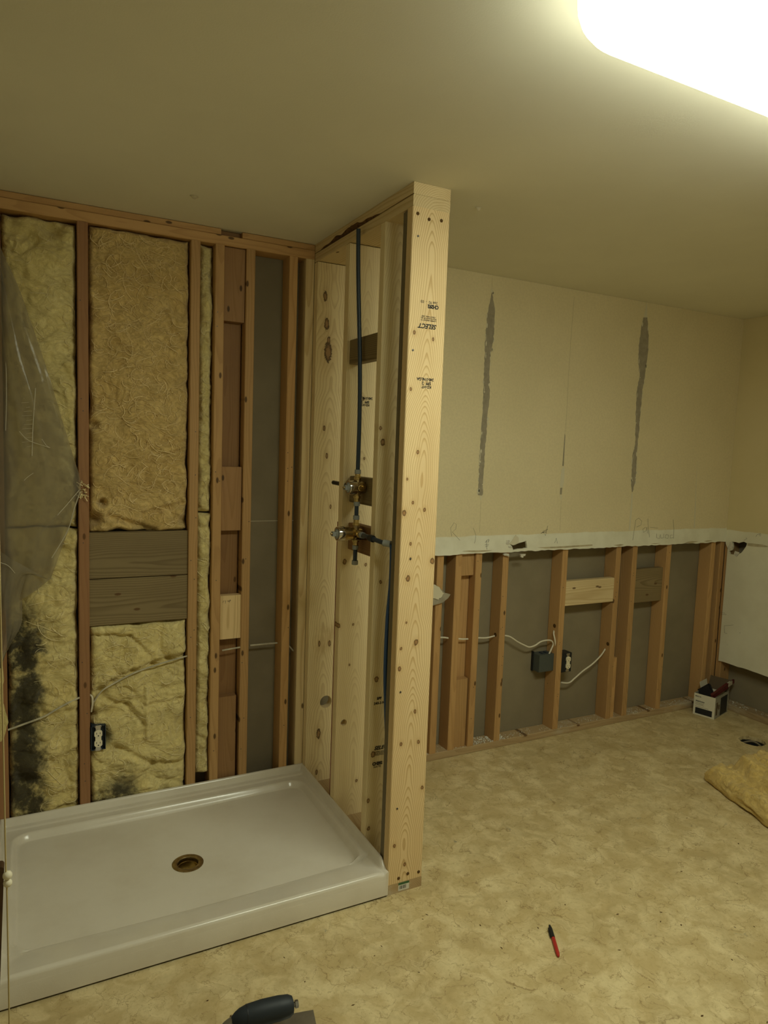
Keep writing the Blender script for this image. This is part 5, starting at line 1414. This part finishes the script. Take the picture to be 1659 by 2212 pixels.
# carton with fittings
def carton():
    f0 = Vector((2.552, -0.072, 0)); f1 = Vector((2.588, -0.195, 0))
    ux_ = (f1 - f0); w = ux_.length; ux_.normalize(); uy_ = Vector((-ux_.y, ux_.x, 0))    # uy_ points away from the room, to the right wall
    Mx = Matrix(((ux_.x, uy_.x, 0, f0.x), (ux_.y, uy_.y, 0, f0.y), (0, 0, 1, 0.0), (0, 0, 0, 1)))
    dpt, hgt, th = 0.212, 0.134, 0.002
    t = empty('carton', tuple(f0.lerp(f1, 0.5)), 'small open white carton with dark printing in the far corner', 'carton')
    def bx(name, a, m, lab=None):
        o = MB().box(*a, M=Mx).build(name, M_[m], t)
        if lab: o['label'] = lab
        return o
    fp = bx('front_panel', (0, w, 0, th, 0, hgt), 'carton', 'white front panel with dark band')
    bx('back_panel', (0, w, dpt - th, dpt, 0, hgt*0.9), 'carton')
    bx('side_panel', (0, th, th, dpt - th, 0, hgt), 'carton_grey')
    sp = bx('side_panel', (w - th, w, th, dpt - th, 0, hgt), 'carton_grey', 'grey printed side panel with a dark square')
    bx('bottom_panel', (th, w - th, th, dpt - th, 0.0, th), 'carton_in')
    MB().box(w*0.10, w*0.885, -0.0006, 0.0, 0.010, 0.047, M=Mx).build('dark_band', M_['carton_dark'], fp)
    MB().box(w, w + 0.0006, 0.085, 0.19, 0.006, 0.118, M=Mx).build('dark_square', M_['carton_dark'], sp)
    for k, (a0, b0, a1, b1) in enumerate(((0.02, 0.02, 0.04, 0.10), (0.03, 0.06, 0.048, 0.085), (0.055, 0.05, 0.072, 0.08))):
        MB().box(w, w + 0.0005, a0, a1, b0, b1, M=Mx).build('side_print', M_['carton_in'], sp)
    # lettering on the front
    Rt = Mx @ Matrix.Translation((0, -0.0006, 0)) @ Matrix.Rotation(math.pi/2, 4, 'X')
    text_mesh('logo', 'DELTA', 0.010, Rt @ Matrix.Translation((w*0.22, hgt*0.875, 0)), M_['ink'], fp, 0.0002)
    MB().lathe(Mx @ Vector((w*0.085, -0.0002, hgt*0.875)), Mx.to_3x3() @ Vector((0, -1, 0)), [(0, 0.0045), (0.0005, 0.0045)], 3).build('logo_mark', M_['ink'], fp)
    text_mesh('title', 'MultiChoice', 0.0105, Rt @ Matrix.Translation((w*0.30, hgt*0.66, 0)), M_['ink'], fp, 0.0003)
    for k, (l, zz) in enumerate(((0.40, 0.585), (0.38, 0.535), (0.40, 0.485), (0.62, 0.40))):
        MB().box(w*0.085, w*(0.085 + l), -0.0005, 0.0, hgt*zz - 0.0012, hgt*zz + 0.0012, M=Mx).build('text_line', M_['grey_paper'], fp)
    # open flaps
    def flap4(name, pts, m, lab):
        v = [Mx @ Vector(q) for q in pts]; nrm = (v[1]-v[0]).cross(v[2]-v[0]).normalized()*0.0018
        o = MB().add(v + [q + nrm for q in v], [(0,1,2,3),(7,6,5,4),(0,4,5,1),(1,5,6,2),(2,6,7,3),(3,7,4,0)]).build(name, M_[m], t)
        o['label'] = lab
    flap4('flap', [(0.0, dpt, hgt*0.9), (w, dpt, hgt*0.9), (w*1.0, dpt + 0.030, hgt*0.9 + 0.075), (0.0, dpt + 0.030, hgt*0.9 + 0.075)], 'carton_in', 'dark inside of the raised rear flap')
    flap4('flap', [(0.0, dpt*0.45, hgt), (0.0, dpt*0.95, hgt), (-0.010, dpt*0.95, hgt + 0.045), (-0.010, dpt*0.45, hgt + 0.045)], 'carton', 'pale raised side flap')
    # black tray standing in the carton
    k = MB()
    Tm = Mx @ Matrix.Translation((w*0.40, 0.055, hgt + 0.000)) @ Matrix.Rotation(math.radians(-42), 4, 'Y') @ Matrix.Rotation(math.radians(-28), 4, 'X')
    a, b_, c_ = 0.042, 0.042, 0.010
    k.box(-a, a, -c_, -c_ + 0.002, -b_, b_, M=Tm).box(-a, -a + 0.003, -c_, c_, -b_, b_, M=Tm).box(a - 0.003, a, -c_, c_, -b_, b_, M=Tm).box(-a, a, -c_, c_, -b_, -b_ + 0.003, M=Tm).box(-a, a, -c_, c_, b_ - 0.003, b_, M=Tm)
    o = k.build('plastic_tray', M_['black_plastic']); tag(o, 'black plastic tray tilted inside the white carton', 'tray')
    # red level across the carton
    s0 = Mx @ Vector((w*0.80, 0.030, hgt + 0.004)); e = Mx @ Vector((w*0.93, dpt - 0.006, hgt + 0.036)); 
    dr = (e - s0).normalized(); L_ = 0.245
    sd = dr.cross(Vector((0, 0, 1))).normalized(); up = sd.cross(dr)
    Lm = Matrix(((dr.x, sd.x, up.x, s0.x), (dr.y, sd.y, up.y, s0.y), (dr.z, sd.z, up.z, s0.z), (0, 0, 0, 1)))
    lv = empty('spirit_level', tuple(s0), 'red spirit level sticking out of the white carton', 'level')
    MB().box(-0.02, L_*0.72, -0.005, 0.005, -0.0105, 0.0105, M=Lm).build('body', M_['red_dark'], lv)
    MB().box(-0.02, L_*0.72, -0.008, 0.008, 0.011, 0.0145, M=Lm).build('rail', M_['red_dark'], lv)
    MB().box(-0.02, L_*0.72, -0.008, 0.008, -0.0145, -0.011, M=Lm).build('rail', M_['red_dark'], lv)
    MB().box(L_*0.722, L_*0.93, -0.006, 0.006, -0.011, 0.0125, M=Lm).build('vial_block', M_['clear'], lv)
    MB().box(L_*0.932, L_*1.05, -0.005, 0.005, -0.013, 0.010, M=Lm).build('end_piece', M_['red_dark'], lv)
carton()

# marker pen
def marker():
    a = Vector((0.421, -1.225, 0.007)); b = Vector((0.352, -1.348, 0.006))
    d_ = (b - a); L_ = d_.length; d_.normalize()
    t = empty('marker_pen', tuple(a.lerp(b, .5) - Vector((0, 0, 0.006))), 'red marker pen with black cap on the vinyl floor', 'pen')
    MB().lathe(a, d_, [(L_*0.42, 0.0045), (L_*0.43, 0.0062), (L_*0.90, 0.0060), (L_*0.96, 0.0052), (L_, 0.0030)], 18).build('barrel', M_['red'], t, smooth=True)
    c = MB().lathe(a, d_, [(0, 0.0035), (L_*0.05, 0.0042), (L_*0.11, 0.0060), (L_*0.415, 0.0066)], 18).build('cap', M_['black_plastic'], t, smooth=True)
    sd = d_.cross(Vector((0, 0, 1))); up = Vector((0, 0, 1))
    p0 = a + d_*L_*0.10 + sd*0.0072; p1 = a + d_*L_*0.40 + sd*0.0082
    MB().tube([p0, p1], 0.0016, 6).build('clip', M_['black_plastic'], c)
marker()

# trowel lying on a bucket at the bottom of the frame
def trowel():
    zb = 0.385
    C0 = Vector((-0.593, -1.622, 0.385))         # far right corner of the blade
    hx = (Vector((-0.646, -1.636, 0.43)) - Vector((-0.752, -1.613, 0.43))); hx.z = 0; hx.normalize()
    hy = Vector((-hx.y, hx.x, 0))
    def fr(a, b, c): return C0 + hx*a + hy*b + Vector((0, 0, c - zb))
    t = empty('trowel', tuple(fr(-0.13, -0.05, zb)), 'finishing trowel with dark rubber handle in the foreground', 'trowel')
    th = 0.0012
    vs = [fr(0, 0, zb), fr(-0.28, 0, zb), fr(-0.28, -0.115, zb), fr(0, -0.115, zb)]
    MB().add(vs + [v + Vector((0, 0, th)) for v in vs], [(0,1,2,3),(7,6,5,4),(0,4,5,1),(1,5,6,2),(2,6,7,3),(3,7,4,0)]).build('blade', M_['steel_dull'], t)
    H0 = Vector((-0.648, -1.647, 0.437)); H1 = Vector((-0.764, -1.632, 0.437))
    ax = (H1 - H0); L_ = ax.length; ax.normalize()
    prof = [(0.0, 0.010), (0.002, 0.0165), (0.010, 0.0205), (0.030, 0.0225), (L_*0.55, 0.0228), (L_*0.80, 0.0205), (L_*0.93, 0.0165), (L_, 0.012), (L_ + 0.008, 0.006)]
    h = MB().lathe(H0, ax, prof, 28).build('handle', M_['rubber'], t, smooth=True); h['label'] = 'dark rubber grip'
    MB().lathe(H0 + ax*L_*0.80, ax, [(0, 0.0207), (0.0015, 0.0207)], 28).build('grip_ring', M_['black_plastic'], h)
    MB().lathe(H0, -ax, [(-0.004, 0.0045), (0.003, 0.0045), (0.0035, 0.0075), (0.010, 0.0075)], 6).build('end_bolt', M_['steel_dull'], h)
    # tang: from the blade up to the front of the handle
    q = fr(-0.115, -0.050, zb + 0.004)
    MB().box(-0.15, -0.04, -0.066, -0.048, 0, 0.007, M=Matrix(((hx.x, hy.x, 0, C0.x), (hx.y, hy.y, 0, C0.y), (0, 0, 1, zb + th), (0, 0, 0, 1)))).build('spine', M_['steel_dull'], t)
    e1 = H1 + ax*0.006
    MB().tube(smooth_path([e1, e1 + ax*0.018 + Vector((0, 0, -0.012)), Vector((e1.x, e1.y, 0)) + ax*0.022 + Vector((0, 0, zb + 0.012)), fr(-0.13, -0.057, zb + 0.006)], 6), 0.006, 10).build('shank', M_['steel_dull'], t, smooth=True)
    # bucket under it
    bc = fr(-0.225, -0.115, 0); 
    b = empty('bucket', (bc.x, bc.y, 0), 'pail under the trowel at the bottom edge of the frame', 'bucket')
    MB().lathe((bc.x, bc.y, 0), (0, 0, 1), [(0, 0.085), (0.0, 0.100), (0.355, 0.116), (0.355, 0.08)], 36, caps=True).build('pail', M_['bucket'], b, smooth=True)
    MB().lathe((bc.x, bc.y, 0.352), (0, 0, 1), [(0, 0.118), (0.004, 0.122), (0.028, 0.122), (0.0325, 0.118), (0.0325, 0.0)], 36, caps=False).build('lid', M_['bucket'], b, smooth=True)
M_['steel_dull'] = plain('dull_trowel_steel', (0.30, 0.28, 0.24), 0.38, 0.5, 0.9, var=0.15, vscale=18)
trowel()

# pull cord with two beads, and the dark board at the left edge
def cord():
    yc = -1.70
    bz = (-1.159, -1.7, 0.877)
    t = empty('pull_cord', (bz[0], yc, 0.35), 'thin hanging pull cord with two cream beads at the left edge', 'cord')
    pts = [(bz[0] - 0.004, yc, H - 0.001), (bz[0] - 0.003, yc, 1.6), (bz[0] - 0.001, yc, bz[2] + 0.05), (bz[0], yc, bz[2]), (bz[0] + 0.0005, yc, 0.62), (bz[0], yc, 0.35)]
    MB().tube(smooth_path(pts, 6), 0.0013, 6).build('string', M_['cord'], t, smooth=True)
    for k, (dx, dz, rr) in enumerate(((0.0005, 0.0075, 0.0068), (0.0008, -0.0055, 0.0064))):
        c = Vector((bz[0] + dx, yc, bz[2] + dz))
        MB().lathe(c - Vector((0, 0, rr)), (0.1, 0, 1), [(0, 0.0015), (rr*0.25, rr*0.72), (rr*0.6, rr*0.97), (rr, rr*1.04), (rr*1.4, rr*0.97), (rr*1.75, rr*0.72), (rr*2, 0.0015)], 20).build('bead', M_['bead'], t, smooth=True)
    MB().lathe((bz[0] - 0.004, yc, H), (0, 0, -1), [(0, 0.012), (0.004, 0.012), (0.008, 0.004)], 14).build('ceiling_hook', M_['fixture'], t, smooth=True)
cord()
def brown_board():
    y0 = -1.56
    tp = (-1.166, -1.56, 0.82); bt = (-1.173, -1.56, 0.658)
    s = (tp[0] - bt[0])/(tp[2] - bt[2])
    x_top = tp[0]; zt = tp[2]
    x_bot = x_top - s*zt
    r = 0.006
    pts = [(x_bot - 0.30, 0.0), (x_bot, 0.0), (x_top - s*r*2, zt - r*2)]
    for k in range(7):
        a = math.radians(90*k/6); pts.append((x_top - r + r*math.cos(a), zt - r + r*math.sin(a)))
    pts.append((x_top - 0.30, zt - 0.004))
    vs, fs = prism_poly([pts], lambda a, b: (a, y0, b), (0, 0.022, 0))
    o = link('wood_board', mesh('wood_board', vs, fs), M_['brown_board'])
    tag(o, 'dark brown board standing at the left edge of the photo', 'board')
brown_board()

# crumbs of gypsum on the bottom plate and the floor below it
def crumbs():
    rg = random.Random(77); mb = MB()
    def bit(x, y, z, s):
        n = [Vector((rg.uniform(-1, 1), rg.uniform(-1, 1), rg.uniform(0, 1)*0.9))*s for _ in range(4)]
        c = Vector((x, y, z))
        v = [c + Vector((-s, -s, 0)) + n[0]*.4, c + Vector((s, -s*.7, 0)) + n[1]*.4, c + Vector((0, s, 0)) + n[2]*.4, c + Vector((0, 0, s*1.1))]
        v = [Vector((q.x, q.y, max(z + 0.0002, q.z))) for q in v]
        mb.add(v, [(0, 1, 2), (0, 3, 1), (1, 3, 2), (2, 3, 0)])
    for k in range(520):
        x = rg.uniform(0.62, 2.75); bit(x, rg.uniform(0.004, 0.085)*rg.random()**0.3, 0.038, rg.uniform(0.001, 0.0042))
    for k in range(160):
        x = rg.uniform(1.10, 1.17) if k < 60 else rg.uniform(0.955, 1.085); bit(x, rg.uniform(0.004, 0.08), 0.038, rg.uniform(0.002, 0.006))
    for k in range(140):
        bit(XR + rg.uniform(0.004, 0.08), rg.uniform(-0.7, -0.05), 0.038, rg.uniform(0.002, 0.006))
    for k in range(150):
        bit(rg.uniform(0.6, 2.3), -abs(rg.gauss(0, 0.05)) - 0.003, 0.0, rg.uniform(0.0008, 0.0022))
    o = mb.build('gypsum_crumbs', M_['gypsum'])
    tag(o, 'crumbs of white gypsum strewn along the bottom plates', 'debris', kind='stuff')
crumbs()
def specks():
    rg = random.Random(31); mb = MB()
    for k in range(90):
        x, y = rg.uniform(-0.9, 1.55), rg.uniform(-2.0, -0.9)
        if -0.02 < x < 0.16 and y > -0.87: continue
        a = rg.uniform(0, 3.14); l = rg.uniform(0.002, 0.007); w = l*rg.uniform(.25, .6)
        ca, sa = math.cos(a), math.sin(a)
        v = [(x - ca*l, y - sa*l, 0.0003), (x + sa*w, y - ca*w, 0.0003), (x + ca*l, y + sa*l, 0.0003), (x - sa*w, y + ca*w, 0.0003), (x, y, 0.0018)]
        mb.add(v, [(0, 1, 4), (1, 2, 4), (2, 3, 4), (3, 0, 4), (3, 2, 1, 0)])
    o = mb.build('wood_splinters', M_['hole'])
    tag(o, 'dark wood splinters and specks scattered over the vinyl', 'debris', kind='stuff')
specks()
